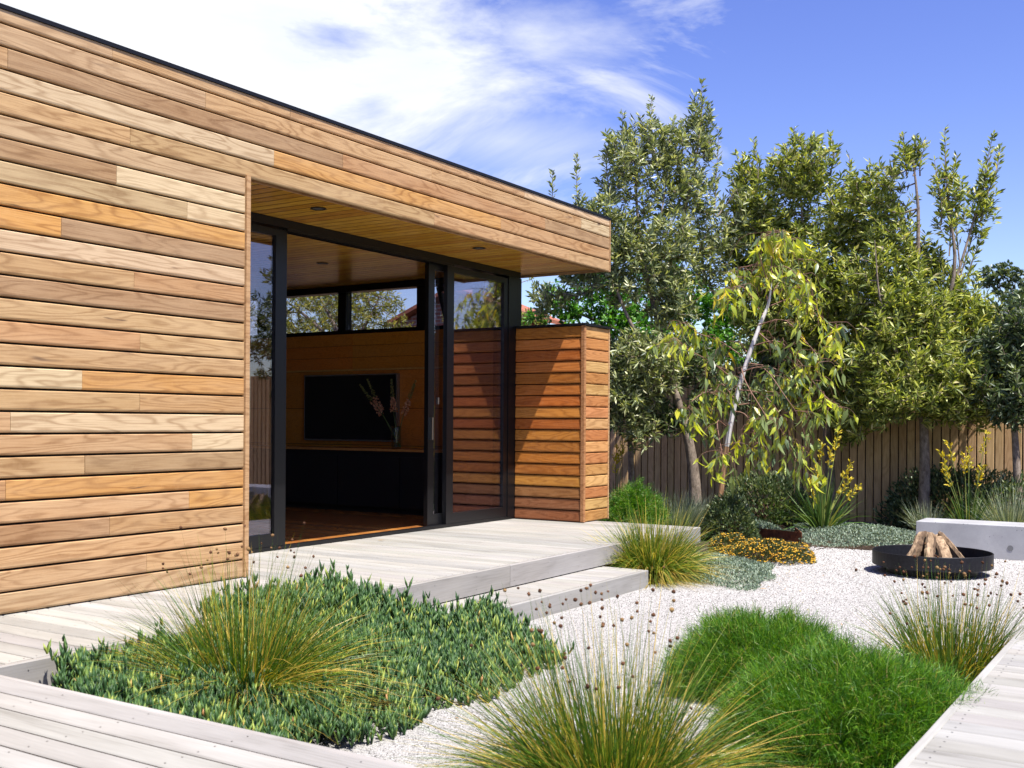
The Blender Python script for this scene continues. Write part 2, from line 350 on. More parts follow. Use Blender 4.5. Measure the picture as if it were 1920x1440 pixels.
MT = dict(
    clad=timber('blackbutt_cladding', ring=.66, grey=.42, fig=.22, knots=.9),
    wing=timber('oiled_cladding', ring=.60, grey=.06, rough=.5, spec=.22, fig=.28, knots=.35),
    lining=timber('varnished_lining', ring=.35, grey=.15, rough=.24, spec=.5, bump=.08, fig=.10, knots=.1),
    inner=timber('interior_panelling', ring=.35, grey=.12, rough=.4, spec=.4, bump=.06, fig=.2, knots=.1),
    fence=timber('paling_timber', ring=.35, grey=.35, rough=.8, spec=.15, fig=.15, knots=.5),
    deck=decking(), deckside=plain('gap_shade_brown', (.075, .052, .036), .85, 0, .15), black=plain('black_powdercoat', (.0055, .0055, .0065), .36, 0, .35), cap=plain('black_flashing', (.006, .0065, .009), .5, 0, .25),
    screw=plain('dull_screw', (.13, .12, .11), .5, .6), dark=plain('dark_gap_backing', (.012, .010, .009), .9, 0, .1), joist=plain('under_deck_shade', (.022, .017, .013), .9, 0, .1),  # dark and joist: near black, standing in for shade in board gaps
    glass=glazing(), vglass=clear_glass(), gravel=gravel_mat(), stones=stone_mat(), soil=soil_mat(), concrete=concrete_mat(), rust=rust_mat(),
    plaster=plain('interior_plaster', (.30, .28, .26), .8), joinery=plain('black_joinery', (.012, .012, .015), .5, 0, .4),
    screen=plain('dark_screen', (.004, .004, .006), .12, 0, .5), bezel=plain('silver_bezel', (.35, .35, .36), .35, .9),
    lamp=plain('downlight_lens', (.10, .10, .10), .3), white=plain('white_paint', (.75, .75, .74), .5), steel=plain('brushed_steel', (.45, .45, .46), .3, 1.0),
    bowl=plain('blackened_steel', (.014, .014, .017), .5, .35, .4, var=.35, scale=40, bump=.1),
    log=bark_mat('split_log', (.10, .062, .035), (.44, .31, .19), 26, .35), logbark=bark_mat('log_bark', (.045, .03, .02), (.20, .13, .08), 30, .4),
    btrunk=bark_mat('banksia_bark', (.10, .075, .055), (.30, .24, .19), 22, .6), gtrunk=bark_mat('gum_bark', (.40, .37, .36), (.72, .69, .68), 12, .2), gbase=bark_mat('gum_lower_bark', (.16, .075, .035), (.42, .26, .15), 16, .3),
    twig=plain('brown_twig', (.12, .055, .035), .7), gtwig=plain('reddish_twig', (.20, .10, .065), .6),
    brick=brick_mat(), tile=plain('terracotta_tiles', (.30, .10, .05), .8, var=.3, scale=6), darkwall=plain('charcoal_wall', (.03, .03, .032), .8),
    greyroof=plain('grey_roof_edge', (.28, .29, .30), .6),
    banksia=leafy('banksia_leaf', [(0, (.045, .075, .028)), (.35, (.085, .125, .045)), (.7, (.17, .215, .075)), (.9, (.30, .33, .115)), (1, (.48, .45, .26))], .38, .25),
    banksiag=leafy('silver_banksia_leaf', [(0, (.060, .088, .048)), (.3, (.145, .182, .075)), (.65, (.295, .330, .140)), (.88, (.47, .49, .24)), (1, (.66, .64, .42))], .36, .30),
    banksiay=leafy('olive_banksia_leaf', [(0, (.050, .080, .018)), (.3, (.150, .195, .040)), (.62, (.32, .36, .075)), (.9, (.50, .52, .14)), (1, (.60, .52, .26))], .36, .32),
    bright=leafy('bright_green_leaf', [(0, (.025, .095, .012)), (.5, (.065, .21, .022)), (1, (.16, .36, .04))], .42, .34),
    darkleaf=leafy('dark_green_leaf', [(0, (.030, .055, .025)), (.5, (.075, .115, .048)), (.85, (.17, .215, .095)), (1, (.33, .36, .20))], .36, .25),
    wattle=leafy('wattle_leaf', [(0, (.13, .16, .045)), (.5, (.26, .29, .08)), (.85, (.50, .47, .09)), (1, (.66, .56, .10))], .5, .45),
    gum=leafy('gum_leaf', [(0, (.10, .15, .085)), (.45, (.18, .24, .12)), (.7, (.27, .34, .09)), (.9, (.44, .48, .07)), (1, (.54, .46, .05))], .36, .40),
    gumy=leafy('yellow_gum_leaf', [(0, (.27, .35, .05)), (.5, (.46, .52, .06)), (.85, (.62, .60, .06)), (1, (.62, .44, .04))], .36, .48),
    succ=leafy('fleshy_leaf', [(0, (.018, .050, .016)), (.45, (.038, .092, .026)), (.78, (.075, .148, .036)), (.93, (.19, .26, .045)), (.988, (.36, .40, .08)), (1, (.40, .20, .08))], .48, .16, .35),
    rush=leafy('rush_blade', [(0, (.030, .075, .008)), (.48, (.065, .140, .012)), (.72, (.15, .225, .020)), (.85, (.42, .33, .035)), (1, (.60, .40, .10))], .40, .26),
    lomandra=leafy('lomandra_blade', [(0, (.045, .100, .014)), (.45, (.105, .175, .022)), (.7, (.24, .28, .035)), (.86, (.50, .40, .07)), (1, (.66, .47, .14))], .40, .28),
    straw=leafy('straw_blade', [(0, (.30, .20, .03)), (.5, (.46, .33, .06)), (.85, (.58, .42, .13)), (1, (.20, .22, .03))], .5, .25),
    seed=leafy('rush_seed_head', [(0, (.045, .020, .011)), (.7, (.13, .062, .032)), (1, (.26, .17, .07))], .85, .0, .1),
    itm=leafy('casuarina_needle', [(0, (.018, .072, .005)), (.45, (.052, .160, .008)), (.8, (.130, .285, .016)), (.955, (.25, .37, .04)), (.98, (.30, .24, .08)), (1, (.34, .22, .09))], .45, .36),
    bluegrass=leafy('blue_grey_blade', [(0, (.10, .14, .10)), (.5, (.21, .26, .18)), (.9, (.37, .39, .25)), (1, (.54, .48, .26))], .5, .28),
    strap=leafy('strap_leaf', [(0, (.025, .065, .014)), (.5, (.06, .125, .025)), (.9, (.15, .22, .05)), (1, (.35, .33, .09))], .4, .25),
    paw=leafy('yellow_paw_flower', [(0, (.50, .36, .02)), (.5, (.68, .54, .04)), (1, (.60, .58, .10))], .6, .3),
    silver=leafy('silver_groundcover_leaf', [(0, (.07, .11, .075)), (.5, (.17, .235, .165)), (1, (.36, .42, .31))], .6, .15),
    greyshrub=leafy('grey_shrub_leaf', [(0, (.050, .070, .050)), (.5, (.105, .135, .095)), (1, (.22, .25, .18))], .55, .18),
    gold=leafy('golden_flower', [(0, (.42, .20, .010)), (.5, (.60, .35, .020)), (1, (.70, .47, .05))], .6, .25),
    goldleaf=leafy('fine_green_leaf', [(0, (.035, .050, .015)), (.5, (.075, .095, .03)), (1, (.15, .16, .05))], .5, .2),
    pink=leafy('pink_floret', [(0, (.42, .17, .10)), (.6, (.62, .34, .22)), (1, (.72, .52, .36))], .6, .3), bud=leafy('green_bud', [(0, (.10, .14, .03)), (1, (.30, .26, .09))], .6, .2),
    stem=plain('green_stem', (.08, .13, .03), .5), pawstem=plain('yellow_green_stem', (.16, .20, .04), .5), litter=leafy('dry_leaf', [(0, (.22, .10, .04)), (.6, (.42, .25, .10)), (1, (.52, .40, .10))], .7, .1),
)

# ================================================================== SETTING: ground
GZ = -.28                                         # gravel level; the deck top is z = 0
def sheet(name, pts, z, mat, label, category, kind='structure'):
    me = py_mesh(name, [(x, y, z) for x, y in pts], [tuple(range(len(pts)))])
    return put(name, me, mat=mat, label=label, category=category, kind=kind)
sheet('ground', [(-400, -400), (900, -400), (900, 900), (-400, 900)], GZ - .03, MT['soil'], 'dark mulched earth under the whole garden', 'ground')
sheet('gravel', [(2.30, .60), (10.98, .60), (10.98, 2.2), (10.95, 2.75), (10.75, 3.2), (10.2, 3.25), (9.2, 3.3), (8.4, 3.45), (7.4, 3.62), (7.4, 4.0), (2.30, 4.0)], GZ, MT['gravel'],
      'pale crushed gravel courtyard between the decks', 'gravel')

# loose stones over the gravel
def loose_stones(n):
    c = np.stack([RNG.uniform(2.7, 10.9, n), RNG.uniform(.8, 3.6, n)], 1)
    keep = ~((c[:, 0] > 7.5) & (c[:, 1] > 3.45 - .0 * c[:, 0])) & (c[:, 1] < 3.52)
    c = c[keep]; n = len(c)
    s = RNG.uniform(.0020, .0046, (n, 3)) * (1 + (c[:, :1] - 4) * .07).clip(.8, 1.5)
    o = np.array([(1, 0, 0), (0, 1, 0), (-1, 0, 0), (0, -1, 0), (0, 0, 1)], float)
    a = RNG.uniform(0, 6.28, n); ca, sa = np.cos(a), np.sin(a)
    v = o[None] * s[:, None, :]
    X = v[..., 0] * ca[:, None] - v[..., 1] * sa[:, None]; Y = v[..., 0] * sa[:, None] + v[..., 1] * ca[:, None]
    V = np.stack([X + c[:, :1], Y + c[:, 1:], v[..., 2] + GZ + .001], -1).reshape(-1, 3)
    f = np.array([(0, 1, 4), (1, 2, 4), (2, 3, 4), (3, 0, 4)])
    F = (f[None] + 5 * np.arange(n)[:, None, None]).reshape(-1, 3)
    put('gravel_stones', np_mesh('gravel_stones', V, F), mat=MT['stones'], label='loose pale and grey stone chips lying over the gravel', category='stones', kind='stuff')
loose_stones(80000)

# ================================================================== SETTING: timber decks
PITCH = .1225
def plank_prof(w, th):
    r = .004
    return [(0, -th), (w, -th), (w, -r), (w - r, 0), (r, 0), (0, -r)]
def deck_tint():
    k = random.uniform(.86, 1.08); return (k * random.uniform(.98, 1.02), k, k * random.uniform(.94, 1.0))
_pm = {}
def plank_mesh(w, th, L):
    """one decking board; its sides are dark brown, standing in for shade in the gaps"""
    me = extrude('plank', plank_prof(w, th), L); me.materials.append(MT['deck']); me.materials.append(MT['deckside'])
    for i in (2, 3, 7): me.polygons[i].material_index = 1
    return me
def planks_along_y(parent, x0, x1, y0, y1, z, th=.03, start=0.0):
    """boards that run along y, side by side in x"""
    x = x0 + start
    while x < x1 - .02:
        w = min(PITCH - .0105, x1 - x)
        key = (round(w, 3), round(y1 - y0, 3), th)
        if key not in _pm: _pm[key] = plank_mesh(w, th, y1 - y0)
        M = T(x + w, y0, z) @ Matrix.Rotation(math.pi / 2, 4, 'Z')
        put('plank', _pm[key], parent, M, MT['deck'], deck_tint())
        x += PITCH
def edge_board(parent, name, p0, L, rz, z0, z1, th):
    """a fascia board on edge: p0 outer start, length along local X"""
    r = .004; hgt = z1 - z0
    me = extrude(name, [(0, 0), (th, 0), (th, hgt - r), (th - r, hgt), (r, hgt), (0, hgt - r)], L)
    return put(name, me, parent, T(p0[0], p0[1], z0) @ Matrix.Rotation(rz, 4, 'Z'), MT['deck'], deck_tint())

def screws(parent, pts, nrm='z', r_=.0032):
    """rows of countersunk screw heads of one deck"""
    V, F = [], []
    for (x_, y_, z_) in pts:
        b_ = len(V)
        for i in range(6):
            c_, s_ = math.cos(i * 1.0472) * r_, math.sin(i * 1.0472) * r_
            V.append((x_ + c_, y_ + s_, z_) if nrm == 'z' else (x_ + c_, y_, z_ + s_))
        F.append(tuple(range(b_, b_ + 6)))
    put('screw_heads', py_mesh('screw_heads', V, F), parent, mat=MT['screw'], kind='stuff')
DECK_Y, DECK_X1 = 3.93, 9.42
deck = root('deck', (6, 4.5, 0), 'weathered grey timber deck along the house with a straight front edge', 'deck', kind='structure')
put('deck_frame', boxes('deck_frame', [(-3, DECK_X1 - .04, DECK_Y + .035, 5.9, GZ - .02, -.032)]), deck, mat=MT['joist'])  # solid box under the planks, near black so the gaps look shaded
planks_along_y(deck, -3, DECK_X1 - .03, DECK_Y + .033, 5.84, 0.0, start=.021)
xs = [-3, 2.44, 6.15, 9.42]
for i in range(3): edge_board(deck, 'fascia_board', (xs[i] + .002, DECK_Y), xs[i + 1] - xs[i] - .004, 0, -.145, .0, .03)
edge_board(deck, 'fascia_board', (DECK_X1, DECK_Y + .032), 1.1, math.pi / 2, -.145, .0, .03)

J_ = lambda: random.uniform(-.004, .004)
screws(deck, [(-3 + .021 + PITCH * i + o_ + J_(), y_ + J_(), .0012) for i in range(40, 101) for o_ in (.025, .088) for y_ in (3.99, 4.44, 4.90, 5.36, 5.80)])
screws(deck, [(x_ + J_(), DECK_Y - .0012, z_ + J_()) for x_ in np.arange(2.6, 9.3, .45) for z_ in (-.035, -.11)], 'y')
step = root('deck_step', (6, 3.75, GZ), 'low grey timber step below the deck edge', 'step', kind='structure')
STEP_Y, STEP_Z = 3.545, -.153
put('step_frame', boxes('step_frame', [(4.25, 7.46, STEP_Y + .035, 3.92, GZ - .02, STEP_Z - .032)]), step, mat=MT['joist'])
planks_along_y(step, 4.22, 7.46, STEP_Y + .033, 3.955, STEP_Z, start=.05)
for a, b_ in ((4.22, 7.49),): edge_board(step, 'fascia_board', (a, STEP_Y), b_ - a, 0, GZ - .02, STEP_Z, .03)
edge_board(step, 'fascia_board', (7.49, STEP_Y + .032), .35, math.pi / 2, GZ - .02, STEP_Z, .03)

screws(step, [(x_ + J_(), STEP_Y - .0012, z_ + J_()) for x_ in np.arange(4.5, 7.45, .45) for z_ in (-.18, -.25)], 'y')
NEAR_X, WALK_Y = 2.41, .73
walk = root('boardwalk', (2.0, .2, 0), 'weathered grey timber boardwalk wrapping round the near side of the gravel', 'boardwalk', kind='structure')
put('boardwalk_frame', boxes('boardwalk_frame', [(-2, NEAR_X - .035, -3, DECK_Y - .002, GZ - .02, -.033), (NEAR_X - .034, 10.6, -3, WALK_Y - .035, GZ - .02, -.033)]), walk, mat=MT['joist'])
x = NEAR_X - .033
while x > -.2:
    key = ('near',)
    if key not in _pm: _pm[key] = plank_mesh(PITCH - .0105, .03, DECK_Y + 2.9)
    put('plank', _pm[key], walk, T(x, -2.95, .0) @ Matrix.Rotation(math.pi / 2, 4, 'Z'), MT['deck'], deck_tint()); x -= PITCH
planks_along_y(walk, NEAR_X + .0, 10.6, -2.95, WALK_Y - .033, 0.0, start=.002)
edge_board(walk, 'fascia_board', (NEAR_X, WALK_Y + .002), DECK_Y - WALK_Y - .004, math.pi / 2, -.20, .0, .028)
edge_board(walk, 'fascia_board', (10.6, WALK_Y), 10.6 - NEAR_X - .03, math.pi, -.20, .0, .03)

screws(walk, [(NEAR_X - .033 - PITCH * i - o_ + J_(), y_ + J_(), .0012) for i in range(10) for o_ in (.025, .088) for y_ in np.arange(1.1, 3.9, .45)])
screws(walk, [(NEAR_X + .002 + PITCH * i + o_ + J_(), y_ + J_(), .0012) for i in range(2, 40) for o_ in (.025, .088) for y_ in (.66, .21, -.24)])
# ================================================================== HOUSE
WY = 4.945                                        # face of the long timber wall
BP = .11125                                       # cladding pitch
PAL = dict(T=(.455, .280, .130), P=(.580, .432, .255), B=(.325, .188, .088), O=(.530, .265, .070), N=(.430, .234, .100), G=(.440, .298, .162))
def tint(c, j=.07):
    k = 1 + random.uniform(-j, j); return tuple(max(.01, (.86 * v + .14 * w) * k * (1 + random.uniform(-.03, .03))) for v, w in zip(PAL[c], PAL['T']))
house = root('house', (6, 7, 0), 'single-storey timber-clad pavilion with flat black-edged roof and sliding glass doors', 'house')

# --- front wall and fascia cladding, board by board
def clad_prof(h_):
    return [(.022, 0), (.007, 0), (.002, .004), (0, .011), (0, h_ - .004), (.003, h_), (.022, h_)]
fw = put('front_wall', boxes('front_wall', [(-3, 4.712, WY + .022, WY + .16, 0.012, 2.448)]), house, mat=MT['dark'])
fa = put('fascia', boxes('fascia', [(-3, 9.498, WY + .022, WY + .06, 2.476, 2.95), (9.44, 9.498, WY + .061, 10.4, 2.476, 2.95)]), house, mat=MT['dark'])
LEFT_X = -2.9
J = {27: [207, 541, 981], 26: [382, 807, 1088], 25: [640, 1020], 24: [511, 937], 23: [241, 812, 1066], 21: [216], 20: [349], 18: [113], 16: [250], 13: [262],
     11: [154], 10: [262], 9: [20], 8: [361], 7: [160], 6: [12], 5: [356], 4: [207], 2: [277]}
CC = {27: 'GTTP', 26: 'GTTP', 25: 'BNB', 24: 'PON', 23: 'TTTT', 22: 'G', 21: 'BP', 20: 'GP', 19: 'O', 18: 'OB', 17: 'P', 16: 'TN', 15: 'B', 14: 'T', 13: 'NT', 12: 'T',
      11: 'PO', 10: 'TN', 9: 'TP', 8: 'TP', 7: 'TB', 6: 'NO', 5: 'TO', 4: 'BN', 3: 'T', 2: 'TT', 1: 'G'}
for r in range(1, 28):
    z0 = (r - 1) * BP + (.004 if r > 1 else .006)
    hgt = BP - .0115 if r < 27 else .062
    xend = 9.515 if r > 22 else 4.708
    xs = [x_on_facade(u) for u in J.get(r, [])]
    cols = list(CC[r])
    xl = (xs[0] if xs else xend)
    extra = [max(LEFT_X, xl - random.uniform(2.3, 3.3))]
    pts = [LEFT_X] + [e for e in extra if e > LEFT_X + .4] + xs + [xend]
    cols = ['T'] * (len(pts) - 1 - len(cols)) + cols
    for i in range(len(pts) - 1):
        me = extrude('board', clad_prof(hgt), pts[i + 1] - pts[i] - .0025)
        put('board', me, fa if r > 22 else fw, T(pts[i], WY + random.uniform(-.0012, .0012), z0), MT['clad'], tint(cols[i]))
put('corner_trim', boxes('corner_trim', [(4.7105, 4.742, WY - .012, WY + .9, .006, 2.462)]), fw, mat=MT['clad'], color=tint('T'))
put('corner_trim', boxes('corner_trim', [(9.5175, 9.532, WY - .004, WY + .035, 2.448, 2.955)]), fa, mat=MT['clad'], color=tint('T'))
for r in range(23, 28):                           # cladding of the far roof edge
    put('board', extrude('board', clad_prof(BP - .011 if r < 27 else .062), 5.4), fa, T(9.522, WY + .037, (r - 1) * BP + .004) @ Matrix.Rotation(math.pi / 2, 4, 'Z'), MT['clad'], tint('T'))
put('fascia_edge', boxes('fascia_edge', [(4.76, 9.44, WY + .061, WY + .075, 2.449, 2.476)]), fa, mat=MT['clad'], color=tint('N'))

rf = put('roof', boxes('roof', [(-3, 9.40, WY + .10, 10.4, 2.56, 2.90)]), house, mat=MT['dark'])
put('flashing', boxes('flashing', [(-3, 9.545, WY - .007, WY + .12, 2.959, 2.981), (9.42, 9.545, WY + .121, 10.4, 2.959, 2.981)]), rf, mat=MT['cap'])
put('roof_sheet', boxes('roof_sheet', [(-3, 9.415, WY + .125, 10.4, 2.905, 2.925)]), rf, mat=MT['greyroof'])

# --- lining boards of soffit and ceiling
SOF = 2.470
so = put('soffit', boxes('soffit', [(-.5, 9.43, WY + .08, 10.3, SOF - .0006, SOF + .04)]), house, mat=MT['dark'])  # near-flush dark backing, painting shade into the grooves between lining boards
LP = .104
lin = extrude('lining_board', [(0, 0), (.002, -.003), (LP - .014, -.003), (LP - .012, 0), (LP - .012, .014), (0, .014)], 5.3)
x = 4.758 - 24 * LP
k = 0
while x < 9.34:
    c = random.choice([(.56, .285, .030), (.62, .335, .040), (.50, .24, .025), (.66, .37, .05), (.54, .25, .03)])
    put('lining_board', lin, so, T(x + LP - .007, WY + .085, SOF + .001) @ Matrix.Rotation(math.pi / 2, 4, 'Z'), MT['lining'], c)
    x += LP
def downlight(x, y, nm='downlight'):
    n = 20; V, F = [], []
    for r_, z_ in ((.058, SOF - .004), (.058, SOF - .007), (.045, SOF - .007), (.040, SOF + .012)):
        V += [(x + r_ * math.cos(6.2832 * i / n), y + r_ * math.sin(6.2832 * i / n), z_) for i in range(n)]
    for q in range(3): F += [(q * n + i, q * n + (i + 1) % n, (q + 1) * n + (i + 1) % n, (q + 1) * n + i) for i in range(n)]
    d = put(nm, py_mesh(nm, V, F), so, mat=MT['black'])
    put('lens', py_mesh('lens', [(x + .041 * math.cos(6.2832 * i / n), y + .041 * math.sin(6.2832 * i / n), SOF - .0035) for i in range(n)], [tuple(range(n))]), d, mat=MT['lamp'])
for p in ((5.74, 5.30), (7.76, 5.30), (7.75, 7.1), (6.3, 7.6), (5.74, 7.1)): downlight(*p)

# --- sliding doors in the recess
DY = 5.83
fr = put('door_frame', boxes('door_frame', [(4.76, 9.24, DY - .03, DY + .15, 2.405, SOF - .0045), (4.76, 9.148, DY - .03, DY + .028, .002, .0285), (9.02, 9.148, DY - .031, DY + .15, .029, 2.404), (4.76, 4.84, DY - .03, DY + .15, .029, 2.404)]), house, mat=MT['black'])
put('track', boxes('track', [(5.95, 8.1, DY - .028, DY - .022, 2.385, 2.4045), (5.95, 8.1, DY + .01, DY + .016, 2.385, 2.4045), (5.95, 8.1, DY + .06, DY + .066, 2.385, 2.4045)]), fr, mat=MT['black'])
put('corner_post', boxes('corner_post', [(9.149, 9.26, DY - .028, DY + .10, 1.925, 2.4045)]), house, mat=MT['black'])
def slider(x0, x1, y, st, handle=False):
    """one glazed sliding leaf: four frame members and a pane"""
    z0, z1 = .030, 2.384
    bot, top = .095, .05
    d = put('sliding_door', boxes('sliding_door', [(x0, x0 + st[0], y - .022, y + .022, z0, z1), (x1 - st[1], x1, y - .022, y + .022, z0, z1),
            (x0 + st[0], x1 - st[1], y - .022, y + .022, z0, z0 + bot), (x0 + st[0], x1 - st[1], y - .022, y + .022, z1 - top, z1)]), house, mat=MT['black'])
    put('pane', boxes('pane', [(x0 + st[0] - .004, x1 - st[1] + .004, y - .004, y + .004, z0 + bot - .004, z1 - top + .004)]), d, mat=MT['glass'])
    if handle:
        put('handle', boxes('handle', [(x0 + .02, x0 + .034, y - .052, y - .023, .82, 1.06), (x0 + .015, x0 + .04, y - .03, y - .0225, .70, .78)]), d, mat=MT['black'])
        put('latch', boxes('latch', [(x0 + .018, x0 + .032, y - .040, y - .0225, 1.13, 1.19)]), d, mat=MT['steel'])
    return d
slider(4.842, 5.952, DY, (.06, .115))
slider(7.785, 9.018, DY + .05, (.09, .06))
slider(8.0, 9.0175, DY, (.105, .07))
put('lockset', boxes('lockset', [(7.81, 7.83, DY + .0, DY + .0275, .80, 1.0), (7.905, 7.925, DY + .008, DY + .027, 1.12, 1.18)]), fr, mat=MT['steel'])

# --- wing wall: the dark oiled return beside the doors
WX, WYF, WTOP = 9.15, 5.02, 1.895
ww = put('wing_wall', boxes('wing_wall', [(WX + .022, 9.648, WYF + .022, 10.3, .004, WTOP)]), house, mat=MT['dark'])
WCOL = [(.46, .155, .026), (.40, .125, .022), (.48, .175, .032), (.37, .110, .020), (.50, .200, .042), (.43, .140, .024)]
CCOL = [(.52, .255, .090), (.47, .215, .070), (.57, .31, .120), (.44, .19, .060), (.60, .34, .14)]
for r in range(1, 18):
    z0 = (r - 1) * BP + .006; hgt = BP - .009 if r < 17 else WTOP - z0 - .002
    me = extrude('board', [(.024, 0), (.004, 0), (-.003, .005), (-.004, .014), (.003, hgt - .003), (.006, hgt), (.024, hgt)], DY - .034 - (WYF + .030))
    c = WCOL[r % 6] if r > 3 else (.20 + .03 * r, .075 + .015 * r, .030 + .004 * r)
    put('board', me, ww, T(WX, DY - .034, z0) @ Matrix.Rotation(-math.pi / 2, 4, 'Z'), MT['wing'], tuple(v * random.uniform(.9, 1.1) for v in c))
    me = extrude('board', clad_prof(hgt), 9.655 - WX - .032)
    put('board', me, ww, T(WX + .030, WYF, z0), MT['wing'], tuple(v * random.uniform(.92, 1.08) for v in CCOL[r % 5]))
put('corner_trim', boxes('corner_trim', [(WX - .010, WX + .027, WYF - .008, WYF + .027, .006, WTOP)]), ww, mat=MT['wing'], color=(.40, .19, .08))
put('corner_trim', boxes('corner_trim', [(9.656, 9.675, WYF - .004, WYF + .03, .006, WTOP)]), ww, mat=MT['wing'], color=(.55, .34, .17))
put('coping', boxes('coping', [(WX - .020, 9.69, WYF - .018, DY - .031, WTOP + .002, WTOP + .024), (WX + .15, 9.69, DY - .030, 10.3, WTOP + .002, WTOP + .022)]), ww, mat=MT['cap'])

# --- inside: television wall, high window band, floor, back walls
iw = put('inner_wall', boxes('inner_wall', [(WX - .02, WX + .0215, DY + .151, 10.3, .02, 1.925)]), house, mat=MT['dark'])
for i, (z0, z1) in enumerate(((.03, .36), (.365, .70), (.705, 1.10), (1.105, 1.515), (1.535, 1.66), (1.664, 1.79), (1.794, 1.922))):
    for (y0, y1) in ((DY + .155, 7.9), (7.903, 10.28)):
        put('panel', boxes('panel', [(WX - .034, WX - .0205, y0, y1, z0, z1)]), iw, mat=MT['inner'], color=tuple(v * random.uniform(.9, 1.1) for v in (.56, .22, .028)))
put('shelf_edge', boxes('shelf_edge', [(WX - .06, WX - .0345, DY + .155, 10.28, 1.517, 1.533)]), iw, mat=MT['inner'], color=(.60, .34, .10))
hw = put('high_window', boxes('high_window', [(WX + .0, WX + .14, DY + .16, 10.28, 1.927, 1.968), (WX + .0, WX + .14, DY + .16, 10.28, 2.395, SOF - .0045)]
     + [(WX + .02, WX + .12, a, b_, 1.969, 2.394) for a, b_ in ((5.99, 6.06), (6.28, 6.34), (6.90, 7.06), (8.05, 8.165), (9.30, 9.42))]), house, mat=MT['black'])
for a, b_ in ((7.062, 8.048), (8.167, 9.298), (9.422, 10.27), (6.062, 6.278)):
    put('pane', boxes('pane', [(WX + .066, WX + .074, a, b_, 1.97, 2.393)]), hw, mat=MT['glass'])
# awning sash, swung outwards from its head
sash = put('awning_sash', boxes('awning_sash', [(0, .04, -.26, -.215, -.41, 0), (0, .04, .215, .26, -.41, 0), (0, .04, -.214, .214, -.05, 0), (0, .04, -.214, .214, -.41, -.36)]), hw,
           T(WX + .12, 6.62, 2.385) @ Matrix.Rotation(math.radians(-24), 4, 'Y'), MT['black'])
fl = put('room_floor', boxes('room_floor', [(-.5, WX - .04, DY + .030, 10.3, -.05, .008)]), house, mat=MT['dark'])
fb = extrude('floorboard', [(0, 0), (.128, 0), (.128, .012), (0, .012)], 4.35)
x = 3.2
while x < 9.0:
    put('floorboard', fb, fl, T(x + .128, DY + .031, .009) @ Matrix.Rotation(math.pi / 2, 4, 'Z'), MT['lining'], random.choice([(.42, .16, .035), (.50, .21, .045), (.36, .13, .03)])); x += .13
put('back_wall', boxes('back_wall', [(-.5, 9.1, 10.31, 10.45, 0, 2.55), (-.6, -.5, 5.2, 10.4, 0, 2.55)]), house, mat=MT['plaster'])

# --- things in the room
cab = root('media_cabinet', (8.85, 8, .022), 'long black low cabinet with timber top under the dark television', 'cabinet')
put('carcass', bevel_box('carcass', 8.66, 9.11, 6.02, 10.2, .075, .655, .003), cab, mat=MT['joinery'])
for i in range(5):
    put('cabinet_door', boxes('cabinet_door', [(8.642, 8.6595, 6.03 + i * .83, 6.85 + i * .83, .085, .60)]), cab, mat=MT['joinery'])
put('top', boxes('top', [(8.63, 9.112, 6.0, 10.22, .657, .680)]), cab, mat=MT['inner'], color=(.50, .24, .07))
put('plinth', boxes('plinth', [(8.72, 9.08, 6.06, 10.16, .0225, .0745)]), cab, mat=MT['joinery'])
tv = root('television', (9.1, 7.9, 1.1), 'large flat television with silver edge on the timber wall', 'television')
put('casing', boxes('casing', [(9.065, 9.113, 7.235, 8.565, .745, 1.475)]), tv, mat=MT['bezel'])
put('screen', boxes('screen', [(9.0625, 9.0645, 7.248, 8.552, .762, 1.462)]), tv, mat=MT['screen'])

# ------------------------------------------------------------------ helpers: vegetation
def unit(v): return v / np.maximum(np.linalg.norm(v, axis=-1, keepdims=True), 1e-9)
def sphere(n):
    v = RNG.normal(size=(n, 3)); return unit(v)
def perp(d):
    r = RNG.normal(size=d.shape); return unit(np.cross(d, r))
def leaf_arrays(base, d, nrm, L, W, fold=.25, mid=.45, curl=0.0):
    """lens-shaped folded leaves: base, two shoulders, tip"""
    side = unit(np.cross(d, nrm))
    L = np.asarray(L).reshape(-1, 1); W = np.asarray(W).reshape(-1, 1)
    tip = base + d * L - nrm * L * curl
    l_ = base + d * L * mid + side * W * .5 + nrm * W * fold
    r_ = base + d * L * mid - side * W * .5 + nrm * W * fold
    V = np.stack([base, l_, tip, r_], 1).reshape(-1, 3)
    i = 4 * np.arange(len(base))[:, None]
    F = np.concatenate([i + np.array([[0, 2, 1]]), i + np.array([[0, 3, 2]])], 0)
    return V, F
